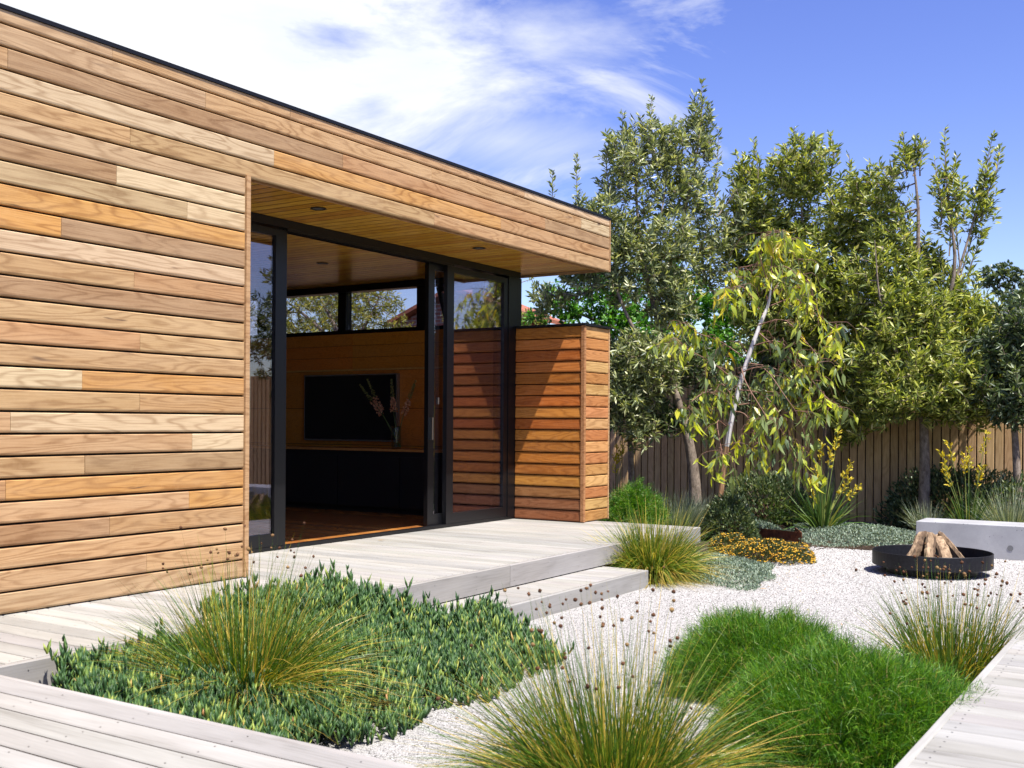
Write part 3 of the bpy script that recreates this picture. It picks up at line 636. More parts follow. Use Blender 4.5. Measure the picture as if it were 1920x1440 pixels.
def ribbon_arrays(base, d0, L, W, droop, seg=4, twist=None, taper=1.0, wob=.0):
    """blades: start direction d0, bending down under their weight"""
    n = len(base); s = np.linspace(0, 1, seg + 1)
    L = np.broadcast_to(np.asarray(L, float), n); W = np.broadcast_to(np.asarray(W, float), n); droop = np.broadcast_to(np.asarray(droop, float), n)
    side = unit(np.cross(d0, np.array([0, 0, 1.0])) + 1e-4)
    if twist is None: twist = RNG.uniform(-1.3, 1.3, n)
    up = np.cross(side, d0)
    wv = side * np.cos(twist)[:, None] + up * np.sin(twist)[:, None]
    V = np.zeros((n, seg + 1, 2, 3))
    h2 = d0 * np.array([1, 1, .0]); 
    kink = RNG.normal(size=(n, 3)) * wob
    for j, t in enumerate(s):
        p = base + d0 * (L * t)[:, None] + np.array([0, 0, -1.0]) * (L * droop * t ** 2.2)[:, None] + h2 * (L * droop * .25 * t ** 2)[:, None] + kink * (t * t * L)[:, None]
        w = W * (1 - taper * t ** 1.6) * .5 + W * .03
        V[:, j, 0] = p + wv * w[:, None]; V[:, j, 1] = p - wv * w[:, None]
    b = (np.arange(n) * 2 * (seg + 1))[:, None, None]; j = (2 * np.arange(seg))[None, :, None]
    F = (b + j + np.array([0, 1, 3, 2])[None, None]).reshape(-1, 4)
    tip = V[:, -1].mean(1)
    return V.reshape(-1, 3), F, tip
def tube_arrays(pts, rad, sides=6):
    pts = np.asarray(pts, float); n = len(pts); rad = np.broadcast_to(np.asarray(rad, float), n)
    tg = unit(np.gradient(pts, axis=0)); ref = np.array([.3, .9, .1]); a = unit(np.cross(tg, ref)); b = np.cross(tg, a)
    ang = np.linspace(0, 2 * np.pi, sides, endpoint=False)
    V = (pts[:, None] + rad[:, None, None] * (np.cos(ang)[None, :, None] * a[:, None] + np.sin(ang)[None, :, None] * b[:, None])).reshape(-1, 3)
    F = [(i * sides + k, i * sides + (k + 1) % sides, (i + 1) * sides + (k + 1) % sides, (i + 1) * sides + k) for i in range(n - 1) for k in range(sides)]
    return V, np.array(F)
def join(parts):
    V, F, o = [], [], 0
    for v, f in parts: V.append(v); F.append(np.asarray(f) + o); o += len(v)
    return np.concatenate(V), np.concatenate(F)
def spline(pts, n):
    """smooth line through points (Catmull-Rom)"""
    P = np.asarray(pts, float); P = np.vstack([2 * P[0] - P[1], P, 2 * P[-1] - P[-2]]); out = []
    m = len(P) - 3; ts = np.linspace(0, m - 1e-6, n)
    for t in ts:
        i = int(t); f = t - i; a, b, c, d = P[i], P[i + 1], P[i + 2], P[i + 3]
        out.append(.5 * (2 * b + (c - a) * f + (2 * a - 5 * b + 4 * c - d) * f * f + (3 * b - a - 3 * c + d) * f ** 3))
    return np.array(out)
def strips(starts, ends, r0, r1):
    """thin straight three-sided twigs"""
    d = unit(ends - starts); a = perp(d); b = np.cross(d, a); n = len(starts)
    r0 = np.broadcast_to(np.asarray(r0, float), n)[:, None]; r1 = np.broadcast_to(np.asarray(r1, float), n)[:, None]
    V = np.zeros((n, 6, 3))
    for k in range(3):
        c, s_ = math.cos(2.0944 * k), math.sin(2.0944 * k)
        V[:, k] = starts + (a * c + b * s_) * r0; V[:, 3 + k] = ends + (a * c + b * s_) * r1
    f = np.array([(0, 1, 4, 3), (1, 2, 5, 4), (2, 0, 3, 5)])
    return V.reshape(-1, 3), (f[None] + 6 * np.arange(n)[:, None, None]).reshape(-1, 4)

def in_blobs(blobs, dens):
    """points through a union of ellipsoids (centre, radii), thicker near the outside"""
    out = []
    for c, r in blobs:
        n = max(6, int(dens * r[0] * r[1] * r[2] ** .5))
        p = sphere(n) * (RNG.uniform(0, 1, (n, 1)) ** .45)
        out.append(np.asarray(c) + p * np.asarray(r))
    return np.concatenate(out)
def grow(stems, pts):
    """join every point to the nearest wood already grown; returns twig starts/ends and how much each twig carries"""
    nodes = [p for s in stems for p in s]
    nodes = np.array(nodes); cen = nodes.mean(0)
    dmin = np.min(np.linalg.norm(pts[:, None] - nodes[None], axis=2), axis=1)
    order = np.argsort(dmin)
    allp = np.vstack([nodes, pts[order]]); m0 = len(nodes)
    par = np.full(len(allp), -1); load = np.zeros(len(allp))
    for i in range(m0, len(allp)):
        d = allp[:i] - allp[i]; dd = np.linalg.norm(d, axis=1) + .45 * np.maximum(d[:, 2], 0)
        par[i] = int(np.argmin(dd))
    for i in range(len(allp) - 1, m0 - 1, -1):
        load[i] += 1
        if par[i] >= m0: load[par[i]] += load[i]
    idx = np.arange(m0, len(allp))
    return allp[par[idx]], allp[idx], load[idx]

def leafy_tree(name, label, base, stems, blobs, shoots, leafmat, barkmat, L=.115, W=.026, per=13, dens=1150, trunk_r=.06, group=None, spread=1.0, whorl=True, category='tree'):
    """stems: list of polylines; blobs: where the foliage is; shoots: upright leafy rods (from, to)"""
    t = root(name, tuple(base), label, category, group)
    lines = [spline(s, 14) for s in stems]
    tubes = []
    for k, ln in enumerate(lines):
        r = trunk_r * (1 if k == 0 else .42) * np.linspace(1, .16, len(ln)) ** 1.1
        tubes.append(tube_arrays(ln, r, 8))
    V, F = join(tubes); put('trunk', np_mesh('trunk', V, F, True), t, mat=barkmat)
    pts = in_blobs(blobs, dens)
    a, b, load = grow(lines, pts)
    r0 = np.minimum(.0035 + .0016 * np.sqrt(load), trunk_r * .45)
    Vt, Ft = strips(a, b, r0, np.maximum(r0 * .7, .0025))
    tw = [(Vt, Ft)]
    base_, dirs, Ls = [], [], []
    c0 = np.mean([c for c, r in blobs], axis=0)
    tipdir = unit(unit(b - a) * .5 + unit(b - c0) * .45 * spread + np.array([0, 0, .75]) + RNG.normal(size=b.shape) * .35)
    n = len(b)
    for j in range(per):                          # a rosette of leaves round each twig tip
        s = RNG.uniform(-.09, .035, (n, 1))
        rad = perp(tipdir)
        d = unit(rad * RNG.uniform(.5, 1.15, (n, 1)) + tipdir * RNG.uniform(.1, 1.0, (n, 1)))
        base_.append(b + tipdir * s); dirs.append(d); Ls.append(L * RNG.uniform(.6, 1.2, n))
    for s0, s1 in shoots:
        s0, s1 = np.asarray(s0), np.asarray(s1)
        ln = spline([s0, (s0 + s1) / 2 + RNG.normal(size=3) * .05, s1], 8)
        v, f = tube_arrays(ln, np.linspace(.011, .003, 8), 4); tw.append((v, f))
        H = np.linalg.norm(s1 - s0); m_ = int(11 * per * .16 * H / .3) + 8
        q = RNG.uniform(.05, 1, m_) ** .8; ax = unit((s1 - s0)[None])[0]
        p = np.stack([np.interp(q, np.linspace(0, 1, 8), ln[:, i]) for i in range(3)], 1)
        rad = perp(np.repeat(ax[None], m_, 0))
        d = unit(rad * RNG.uniform(.5, 1.2, (m_, 1)) + ax * RNG.uniform(.45, 1.0, (m_, 1)))
        base_.append(p); dirs.append(d); Ls.append(L * RNG.uniform(.7, 1.15, m_) * (1.2 - .5 * q))
    B = np.concatenate(base_); D = np.concatenate(dirs); LL = np.concatenate(Ls)
    nr = unit(np.cross(D, RNG.normal(size=D.shape)) + np.array([0, 0, .5]))
    Vl, Fl = leaf_arrays(B, D, nr, LL, W * RNG.uniform(.75, 1.25, len(B)), .22, .55, .05)
    v, f = join(tw); put('branches', np_mesh('branches', v, f), t, mat=barkmat, kind='stuff')
    put('crown', np_mesh('crown', Vl, Fl), t, mat=leafmat, kind='stuff')
    return t

def clump(name, label, loc, n, L, spread, W, mat, droop=(.15, .6), rad=.08, heads=0, head_r=.007, group=None, category='grass clump', lean=(0, 0), seg=5, minz=.12, flat=0.0):
    """tussock of arching blades from one crown"""
    t = root(name, tuple(loc), label, category, group)
    az = RNG.uniform(0, 2 * np.pi, n); tl = (spread * 1.25 * RNG.uniform(0, 1, n) ** .62 + RNG.normal(0, .08, n)).clip(0, 1.45)
    isflat = RNG.uniform(0, 1, n) < flat
    if flat: tl = np.where(isflat, RNG.uniform(.85, 1.4, n), tl)
    d = np.stack([np.cos(az) * np.sin(tl) + lean[0], np.sin(az) * np.sin(tl) + lean[1], np.cos(tl)], 1); d = unit(d)
    rr = rad * np.sqrt(RNG.uniform(0, 1, n)); b = np.stack([loc[0] + np.cos(az) * rr, loc[1] + np.sin(az) * rr, np.full(n, loc[2] - .01)], 1)
    LL = RNG.uniform(L * .55, L, n) * (1 - .18 * (tl / 1.4))
    dr = RNG.uniform(droop[0], droop[1], n) * (.35 + tl)
    V, F, tip = ribbon_arrays(b, d, LL, W * RNG.uniform(.7, 1.3, n), dr, seg, wob=.06)
    V[:, 2] = np.maximum(V[:, 2], loc[2] + .004 + np.repeat(RNG.uniform(0, .02, len(V) // 2), 2))
    dry = isflat & (RNG.uniform(0, 1, n) < .7)
    fm = np.repeat(dry, seg)
    put('blades', np_mesh('blades', V, F[~fm]), t, mat=mat, kind='stuff')
    if dry.any(): put('dry_blades', np_mesh('dry_blades', V, F[fm]), t, mat=MT['straw'], kind='stuff')
    if heads:
        idx = np.argsort(-(tip[:, 2] + RNG.normal(0, .12 * L, n)))[:heads]
        V2 = V.reshape(n, seg + 1, 2, 3).mean(2)
        p = V2[idx, -1] * .72 + V2[idx, -2] * .28
        ico_v, ico_f = ICO
        k = len(p); s = head_r * RNG.uniform(.7, 1.25, (k, 1, 1)) * (1 + RNG.uniform(-.25, .25, (k, len(ico_v), 1)))
        v = (p[:, None] + ico_v[None] * s).reshape(-1, 3); f = (ico_f[None] + len(ico_v) * np.arange(k)[:, None, None]).reshape(-1, 3)
        put('seed_heads', np_mesh('seed_heads', v, f), t, mat=MT['seed'], kind='stuff')
    return t
def _ico():
    import bmesh
    bm = bmesh.new(); bmesh.ops.create_icosphere(bm, subdivisions=1, radius=1)
    v = np.array([x.co[:] for x in bm.verts]); f = np.array([[q.index for q in p.verts] for p in bm.faces]); bm.free(); return v, f
ICO = _ico()

def mound_surface(n, c, r, noise=.12, top=True):
    """points over a lumpy mound, with outward normals"""
    d = sphere(n); d[:, 2] = np.abs(d[:, 2]) if top else d[:, 2]
    ph = RNG.uniform(0, 6.28, 6) if not hasattr(mound_surface, 'ph') else mound_surface.ph
    k = 1 + noise * (np.sin(d[:, 0] * 5 + ph[0]) * np.cos(d[:, 1] * 6 + ph[1]) + .6 * np.sin(d[:, 0] * 11 + ph[2] + d[:, 2] * 7) * np.sin(d[:, 1] * 12 + ph[3]))
    p = np.asarray(c) + d * np.asarray(r) * k[:, None]
    return p, unit(d / np.asarray(r))
def shrub(name, label, c, r, n, L, W, mat, shell=.35, up=.5, category='shrub', group=None, flowers=None, stems=True):
    """rounded shrub: many short leaves through the outer shell of a lumpy mound"""
    t = root(name, tuple(c), label, category, group)
    mound_surface.ph = RNG.uniform(0, 6.28, 6)
    p, nr = mound_surface(n, c, r)
    depth = RNG.uniform(0, 1, (n, 1)) ** 1.6 * shell
    p = np.asarray(c) + (p - np.asarray(c)) * (1 - depth)
    d = unit(nr + np.array([0, 0, up]) + RNG.normal(size=(n, 3)) * .55)
    V, F = leaf_arrays(p, d, perp(d), L * RNG.uniform(.6, 1.3, n), W * RNG.uniform(.7, 1.3, n), .2, .5)
    V[:, 2] = np.maximum(V[:, 2], c[2] + .002)
    put('foliage', np_mesh('foliage', V, F), t, mat=mat, kind='stuff')
    if stems:
        k = 70; e, _ = mound_surface(k, c, np.asarray(r) * .85); s = np.repeat(np.asarray(c)[None], k, 0) + RNG.normal(size=(k, 3)) * .03 * np.array([1, 1, 0])
        v, f = strips(s, e, .006, .003); put('stems', np_mesh('stems', v, f), t, mat=MT['twig'], kind='stuff')
    if flowers:
        fm, fn, fr = flowers
        p, nr = mound_surface(fn, c, np.asarray(r) * 1.02)
        p = p + np.array([0, 0, .01]) ; ico_v, ico_f = ICO
        s = fr * RNG.uniform(.6, 1.2, (fn, 1, 1)) * np.array([1, 1, .7])
        v = (p[:, None] + ico_v[None] * s).reshape(-1, 3); f = (ico_f[None] + len(ico_v) * np.arange(fn)[:, None, None]).reshape(-1, 3)
        put('flowers', np_mesh('flowers', v, f), t, mat=fm, kind='stuff')
    return t
def needle_mound(name, label, c, r, n, L, mat, W=.0028, category='shrub', droop=(.2, .9), up=.55):
    """soft mound of long fine drooping needles"""
    t = root(name, tuple(c), label, category)
    mound_surface.ph = RNG.uniform(0, 6.28, 6)
    m_ = max(60, n // 60)                          # tufts, each a spray of needles
    tc_, tn = mound_surface(m_, c, np.asarray(r) * .80, .12)
    tdir = unit(tn * .75 + np.array([0, 0, up]) + RNG.normal(size=tn.shape) * .28)
    th_ = RNG.uniform(-.10, .16, m_)
    k_ = RNG.integers(0, m_, n)
    q = RNG.uniform(-.25, 1.0, (n, 1))
    p = tc_[k_] + tdir[k_] * (q * .085 + th_[k_][:, None] * .40) + RNG.normal(size=(n, 3)) * .018
    d = unit(tdir[k_] * 1.0 + RNG.normal(size=(n, 3)) * .42)
    V, F, tip = ribbon_arrays(p, d, L * RNG.uniform(.4, 1.0, n), W * RNG.uniform(.8, 1.2, n), RNG.uniform(*droop, n) * (1.15 - .9 * d[:, 2]), 2, wob=.08)
    V[:, 2] = np.maximum(V[:, 2], c[2] + .003)
    put('foliage', np_mesh('foliage', V, F), t, mat=mat, kind='stuff')
    e, _ = mound_surface(2500, c, np.asarray(r) * .62, .10)
    q = e; d2 = unit(RNG.normal(size=q.shape)); v, f = leaf_arrays(q, d2, perp(d2), np.full(len(q), .12), np.full(len(q), .035), .1)
    put('inner_foliage', np_mesh('inner_foliage', v, f), t, mat=mat, kind='stuff')
    return t
def carpet(name, label, pts_fn, n, L, W, mat, category='ground cover', hgt=.05):
    """low leafy ground cover over an area"""
    p = pts_fn(n); n = len(p)
    d = unit(RNG.normal(size=(n, 3)) * .8 + np.array([0, 0, .9]))
    V, F = leaf_arrays(p, d, perp(d), L * RNG.uniform(.6, 1.3, n), W * RNG.uniform(.7, 1.3, n), .2, .5)
    return put(name, np_mesh(name, V, F), mat=mat, label=label, category=category, kind='stuff')

# ------------------------------------------------------------------ vase of flowers on the cabinet
vx, vy, vz = 8.80, 7.03, .681
va = root('flower_vase', (vx, vy, vz), 'clear glass vase of tall pink flower spikes on the black cabinet', 'vase')
n = 24; prof = [(.001, 0), (.045, 0), (.050, .01), (.050, .20), (.053, .235), (.049, .235), (.046, .20), (.046, .014), (.001, .012)]
V = [(vx + r_ * math.cos(6.2832 * i / n), vy + r_ * math.sin(6.2832 * i / n), vz + z_) for r_, z_ in prof for i in range(n)]
F = [(q * n + i, q * n + (i + 1) % n, (q + 1) * n + (i + 1) % n, (q + 1) * n + i) for q in range(len(prof) - 1) for i in range(n)]
put('glass_vessel', py_mesh('glass_vessel', V, F, True), va, mat=MT['vglass'])
for k, (y1, z1, yt, zt) in enumerate(((7.20, 1.03, 7.50, 1.35), (7.06, 1.06, 7.09, 1.40), (6.94, 1.03, 6.79, 1.38), (7.24, 1.06, 7.45, 1.41))):
    ln = spline([(vx + .0, vy - (y1 - vy) * .3, vz + .02), (vx + .01, vy + (y1 - vy) * .35, vz + .18), (vx - .02 + .015 * k, y1, z1), (vx - .03 + .02 * k, yt, zt)], 14)
    st = put('flower_stem', np_mesh('flower_stem', *tube_arrays(ln, np.linspace(.005, .0025, 14), 6), True), va, mat=MT['stem'])
    m_ = 190; q = RNG.uniform(0, 1, m_) ** .9; ax = unit((ln[-1] - ln[-5])[None])[0]
    sp0 = np.array([(vx - .02 + .015 * k), y1, z1]); P0 = sp0 + (ln[-1] - sp0) * (q[:, None])
    rr = (.036 - .027 * q)[:, None]; p = P0 + perp(np.repeat(ax[None], m_, 0)) * rr * RNG.uniform(.5, 1.05, (m_, 1))
    for nm_, sel, mt_, s_ in (('florets', q < .45, MT['pink'], .0085), ('buds', q >= .45, MT['bud'], .0055)):
        pp = p[sel]; kk = len(pp); v = (pp[:, None] + ICO[0][None] * s_ * RNG.uniform(.6, 1.2, (kk, 1, 1))).reshape(-1, 3); f = (ICO[1][None] + len(ICO[0]) * np.arange(kk)[:, None, None]).reshape(-1, 3)
        put(nm_, np_mesh(nm_, v, f), st, mat=mt_, kind='stuff')

# ================================================================== FENCE
FX = 14.30
fence = root('paling_fence', (FX, 5, GZ), 'tall fence of narrow upright brown timber palings behind the trees', 'fence')
PW, PP, FT = .088, .103, 1.78
pal = bevel_box('paling', -.011, .011, 0, PW, 0, FT - GZ, .003)
pal = extrude('paling', [(0, -.010), (PW, -.010), (PW, .008), (PW - .003, .011), (.003, .011), (0, .008)], FT - GZ + .02)
y = -3.2
while y < 13.5:
    # local X up, profile across the fence
    M = T(FX + random.uniform(-.003, .003), y, GZ - .02 + random.uniform(-.004, .004)) @ Matrix(((0, 0, -1, 0), (0, 1, 0, 0), (1, 0, 0, 0), (0, 0, 0, 1)))
    k = random.uniform(.82, 1.12)
    put('paling', pal, fence, M, MT['fence'], (.58 * k, .385 * k * random.uniform(.96, 1.03), .20 * k)); y += PP
put('gap_shade_sheet', boxes('gap_shade_sheet', [(FX + .0125, FX + .0165, -3.2, 13.5, GZ, FT - .02)]), fence, mat=MT['dark'])  # dark sheet added so the gaps between palings look shaded
for z_ in (.15, 1.35): put('rail', boxes('rail', [(FX + .018, FX + .055, -3.2, 13.5, z_, z_ + .09)]), fence, mat=MT['fence'], color=(.18, .13, .085))
yy = -3.0
while yy < 13.6:
    put('post', boxes('post', [(FX + .056, FX + .146, yy, yy + .09, GZ - .02, FT - .03)]), fence, mat=MT['fence'], color=(.16, .115, .075)); yy += 2.4

# ================================================================== BENCH, FIRE BOWL, EDGING
be = root('bench', (11.1, 1, GZ), 'pale grey cast concrete bench block beside the fire bowl', 'bench')
BTOP = .035
put('block', bevel_box('block', 10.90, 11.36, -1.6, 2.335, GZ - .01, BTOP, .006), be, mat=MT['concrete'])
n = 16; ty, tz = 1.50, -.17
V = [(10.8965, ty + r_ * math.cos(6.2832 * i / n), tz + r_ * math.sin(6.2832 * i / n)) for r_ in (.026, .018) for i in range(n)] + [(10.8968, ty + .018 * math.cos(6.2832 * i / n), tz + .018 * math.sin(6.2832 * i / n)) for i in range(n)]
put('tie_hole', py_mesh('tie_hole', V, [(i, (i + 1) % n, n + (i + 1) % n, n + i) for i in range(n)] + [tuple(range(2 * n, 3 * n))]), be, mat=plain('tie_hole_plug', (.16, .16, .16), .8))

fx, fy = 9.57, 1.92
fb_ = root('fire_bowl', (fx, fy, GZ), 'round shallow black steel fire bowl standing on the gravel', 'fire bowl')
n = 72
prof = [(.36, GZ + .065), (.43, GZ + .066), (.472, GZ + .066), (.476, GZ + .070), (.476, -.098), (.474, -.095), (.468, -.095), (.466, -.098), (.464, GZ + .078), (.42, GZ + .075), (.001, GZ + .074)]
V = [(fx + r_ * math.cos(6.2832 * i / n), fy + r_ * math.sin(6.2832 * i / n), z_) for r_, z_ in prof for i in range(n)]
F = [(q * n + i, q * n + (i + 1) % n, (q + 1) * n + (i + 1) % n, (q + 1) * n + i) for q in range(len(prof) - 1) for i in range(n)]
put('pan', py_mesh('pan', V, F), fb_, mat=MT['bowl'])
prof = [(.34, GZ - .005), (.36, GZ - .005), (.36, GZ + .0655), (.34, GZ + .0655)]
V = [(fx + r_ * math.cos(6.2832 * i / n), fy + r_ * math.sin(6.2832 * i / n), z_) for r_, z_ in prof for i in range(n)]
F = [(q * n + i, q * n + (i + 1) % n, ((q + 1) % 4) * n + (i + 1) % n, ((q + 1) % 4) * n + i) for q in range(4) for i in range(n)]
put('base_ring', py_mesh('base_ring', V, F), fb_, mat=MT['bowl'])
def split_log(i, foot, head, w, hgt, roll, label):
    """wedge of split firewood: flat split faces and a round bark back, fluted along its length"""
    foot, head = np.asarray(foot), np.asarray(head); ax = unit((head - foot)[None])[0]
    a = unit(np.cross(ax, [.2, .1, 1])[None])[0]; b = np.cross(ax, a); ca, sa = math.cos(roll), math.sin(roll); a, b = a * ca + b * sa, b * ca - a * sa
    sec = [(-w * .5, -hgt * .3), (-w * .25, -hgt * .42), (w * .1, -hgt * .5), (w * .4, -hgt * .36), (w * .55, 0), (w * .42, hgt * .3), (w * .14, hgt * .42), (-.05 * w, hgt * .52), (-.28 * w, hgt * .2), (-.52 * w, hgt * .05)]
    m_ = 12; V, F = [], []; nz_ = RNG.normal(size=(len(sec))) * .10
    for j in range(m_ + 1):
        t_ = j / m_; c = foot + (head - foot) * t_ + a * .006 * math.sin(5 * t_ + i)
        for q, (p_, r_) in enumerate(sec):
            k = 1 + nz_[q] + RNG.normal() * .055
            V.append(c + (a * p_ + b * r_) * k * (1 - .10 * t_) + ax * (RNG.normal() * .012 if j in (0, m_) else 0))
    s_ = len(sec)
    for j in range(m_): F += [(j * s_ + q, j * s_ + (q + 1) % s_, (j + 1) * s_ + (q + 1) % s_, (j + 1) * s_ + q) for q in range(s_)]
    F += [tuple(range(s_))[::-1], tuple(range(m_ * s_, m_ * s_ + s_))]
    me = py_mesh('firewood_log', V, F); o = put('firewood_log', me, mat=MT['log'], label=label, category='log', group='split logs stacked in the fire bowl')
    me.materials.append(MT['logbark'])
    for j in range(m_):
        for q in (2, 3, 4): me.polygons[j * s_ + q].material_index = 1
    return o
lb = GZ + .11
rt = np.array([RGT[0], RGT[1], 0]); fw_ = np.array([FWD[0], FWD[1], 0]); fc = np.array([fx, fy, 0])
LG = [(-.22, -.10, -.07, .00, .085, .08, .4, 'dark brown split log leaning at the outer end of the fire bowl stack'),
      (-.12, -.22, -.025, -.05, .115, .075, 1.2, 'broad pale split log at the front of the fire bowl stack'),
      (.04, -.24, .03, -.03, .095, .07, 2.4, 'grey cracked split log in the middle of the fire bowl stack'),
      (.20, -.14, .06, .0, .10, .07, .2, 'pale cracked split log leaning towards the bench end of the bowl'),
      (.00, .20, .0, .03, .08, .08, 1.9, 'split log leaning from the back of the fire bowl stack'),
      (.15, .10, .05, .03, .08, .07, 3.0, 'thin dark split log behind the cracked logs in the bowl')]
for i, (a0, d0, a1, d1, w, hg, ro, lab) in enumerate(LG):
    split_log(i, fc + rt * a0 + fw_ * d0 + np.array([0, 0, lb]), fc + rt * a1 + fw_ * d1 + np.array([0, 0, .045 - .012 * (i % 3)]), w, hg, ro, lab)

ed = root('steel_edging', (11.35, 3.9, GZ), 'rusted steel strip edging the planted bed near the marigold-coloured flowers', 'edging')
p0, p1 = onz(1408, 1003, GZ), onz(1503, 1013, GZ)
dv = unit((p1 - p0)[None])[0]; nv = np.array([-dv[1], dv[0], 0])
V = [p0 + nv * s * .005 + np.array([0, 0, z_]) for s in (-1, 1) for z_ in (-.02, .085)] + [p1 + nv * s * .005 + np.array([0, 0, z_]) for s in (-1, 1) for z_ in (-.02, .085)]
put('strip', py_mesh('strip', V, [(0, 1, 5, 4), (2, 6, 7, 3), (1, 3, 7, 5), (0, 4, 6, 2), (0, 2, 3, 1), (4, 5, 7, 6)]), ed, mat=MT['rust'])
p2 = p1 + nv * -.0 + np.array([.55, .25, 0])
dv = unit((p2 - p1)[None])[0]; nv = np.array([-dv[1], dv[0], 0])
V = [p1 + dv * .006 + nv * s * .005 + np.array([0, 0, z_]) for s in (-1, 1) for z_ in (-.02, .083)] + [p2 + nv * s * .005 + np.array([0, 0, z_]) for s in (-1, 1) for z_ in (-.02, .083)]
put('strip', py_mesh('strip', V, [(0, 1, 5, 4), (2, 6, 7, 3), (1, 3, 7, 5), (0, 4, 6, 2), (0, 2, 3, 1), (4, 5, 7, 6)]), ed, mat=MT['rust'])

# ================================================================== FAR BUILDINGS AND TREES
def brick_house():
    h_ = root('brick_house', (21, 15, GZ), 'red brick neighbouring house with low terracotta roof seen through the high window', 'house')
    V = [(20.4, 16.1, GZ), (20.4, 13.0, GZ), (20.4, 13.0, 3.35), (20.4, 14.55, 3.95), (20.4, 16.1, 3.35), (21.8, 16.1, GZ), (21.8, 13.0, GZ), (21.8, 13.0, 3.35), (21.8, 14.55, 3.95), (21.8, 16.1, 3.35)]
    put('wall', py_mesh('wall', V, [(0, 4, 3, 2, 1), (5, 6, 7, 8, 9), (1, 2, 7, 6), (0, 5, 9, 4)]), h_, mat=MT['brick'])
    r = [(20.15, 12.6, 3.23), (20.15, 14.55, 4.0), (20.15, 16.5, 3.23), (22.0, 12.6, 3.23), (22.0, 14.55, 4.0), (22.0, 16.5, 3.23)]
    V = r + [(x_, y_, z_ + .09) for x_, y_, z_ in r]
    put('roof', py_mesh('roof', V, [(0, 3, 4, 1), (1, 4, 5, 2), (6, 7, 10, 9), (7, 8, 11, 10), (0, 1, 7, 6), (1, 2, 8, 7), (0, 6, 9, 3), (2, 5, 11, 8), (3, 9, 10, 4), (4, 10, 11, 5)]), h_, mat=MT['tile'])
brick_house()
nb = root('flat_roof_building', (19, 2, GZ), 'dark flat-roofed neighbouring building with pale roof edge beyond the fence', 'building')
put('wall', boxes('wall', [(18.6, 24, -4, 5.0, GZ, 2.62)]), nb, mat=MT['darkwall'])
put('roof_edge', boxes('roof_edge', [(18.4, 24.2, -4.2, 5.2, 2.62, 2.80)]), nb, mat=MT['greyroof'])
put('window', boxes('window', [(18.57, 18.60, 1.2, 2.4, 1.2, 2.2)]), nb, mat=MT['screen'])

S = 1 / F_PX
def blob(u, v, ru, rv, t, rd=None):
    return (at(u, v, t), (rd or (ru + rv) * .5 * t * S, ru * t * S, rv * t * S)) if False else (at(u, v, t), ((ru + .25 * rv) * .8 * t * S, (ru + .25 * rv) * .8 * t * S, rv * t * S))
def line(t, *uv): return [at(u, v, t + (dt[0] if dt else 0)) for u, v, *dt in uv]
def sh(t, u0, v0, u1, v1, dt=0): return (at(u0, v0, t + dt), at(u1, v1, t + dt))

GB = 'banksia trees along the paling fence'
TA = 13.6
leafy_tree('banksia_tree', 'tall silvery banksia with a curved trunk beside the pavilion roof end', onz(1304, 960, GZ), [line(TA, (1304, 960), (1302, 900), (1290, 820), (1262, 720), (1228, 580), (1200, 460), (1190, 300)), line(TA, (1228, 580, .1), (1272, 440, .3), (1305, 300, .3), (1318, 190, .3)), line(TA, (1262, 720, -.1), (1190, 620, -.2), (1150, 520, -.2), (1135, 420, -.2))],
    [blob(1185, 320, 55, 100, TA), blob(1285, 340, 55, 110, TA + .3), blob(1140, 430, 48, 75, TA - .2), blob(1235, 470, 85, 75, TA), blob(1215, 680, 85, 65, TA - .3), blob(1180, 745, 60, 45, TA - .4), blob(1065, 470, 35, 60, TA + .3), blob(1340, 470, 45, 80, TA + .5), blob(1030, 560, 40, 30, TA + .6), blob(1095, 500, 50, 60, TA + .2), blob(1385, 420, 40, 80, TA + .6), blob(1240, 270, 45, 50, TA + .1), blob(1310, 230, 25, 60, TA + .3), blob(1190, 805, 45, 35, TA - .4), blob(1260, 560, 60, 60, TA - .1), blob(1160, 470, 45, 70, TA - .1), blob(1105, 420, 35, 60, TA), blob(1165, 540, 45, 40, TA - .1)],
    [sh(TA, 1225, 320, 1222, 180), sh(TA, 1300, 300, 1316, 150, .3), sh(TA, 1175, 310, 1168, 212), sh(TA, 1150, 380, 1143, 252, -.2), sh(TA, 1260, 320, 1262, 222, .2), sh(TA, 1340, 400, 1348, 245, .4), sh(TA, 1195, 300, 1200, 215), sh(TA, 1320, 300, 1332, 195, .3), sh(TA, 1090, 430, 1082, 292, .2), sh(TA, 1285, 280, 1275, 220, .2), sh(TA, 1040, 400, 1036, 320, .3), sh(TA, 1240, 400, 1245, 250)],
    MT['banksiag'], MT['btrunk'], group=GB, trunk_r=.085)
TB = 13.9
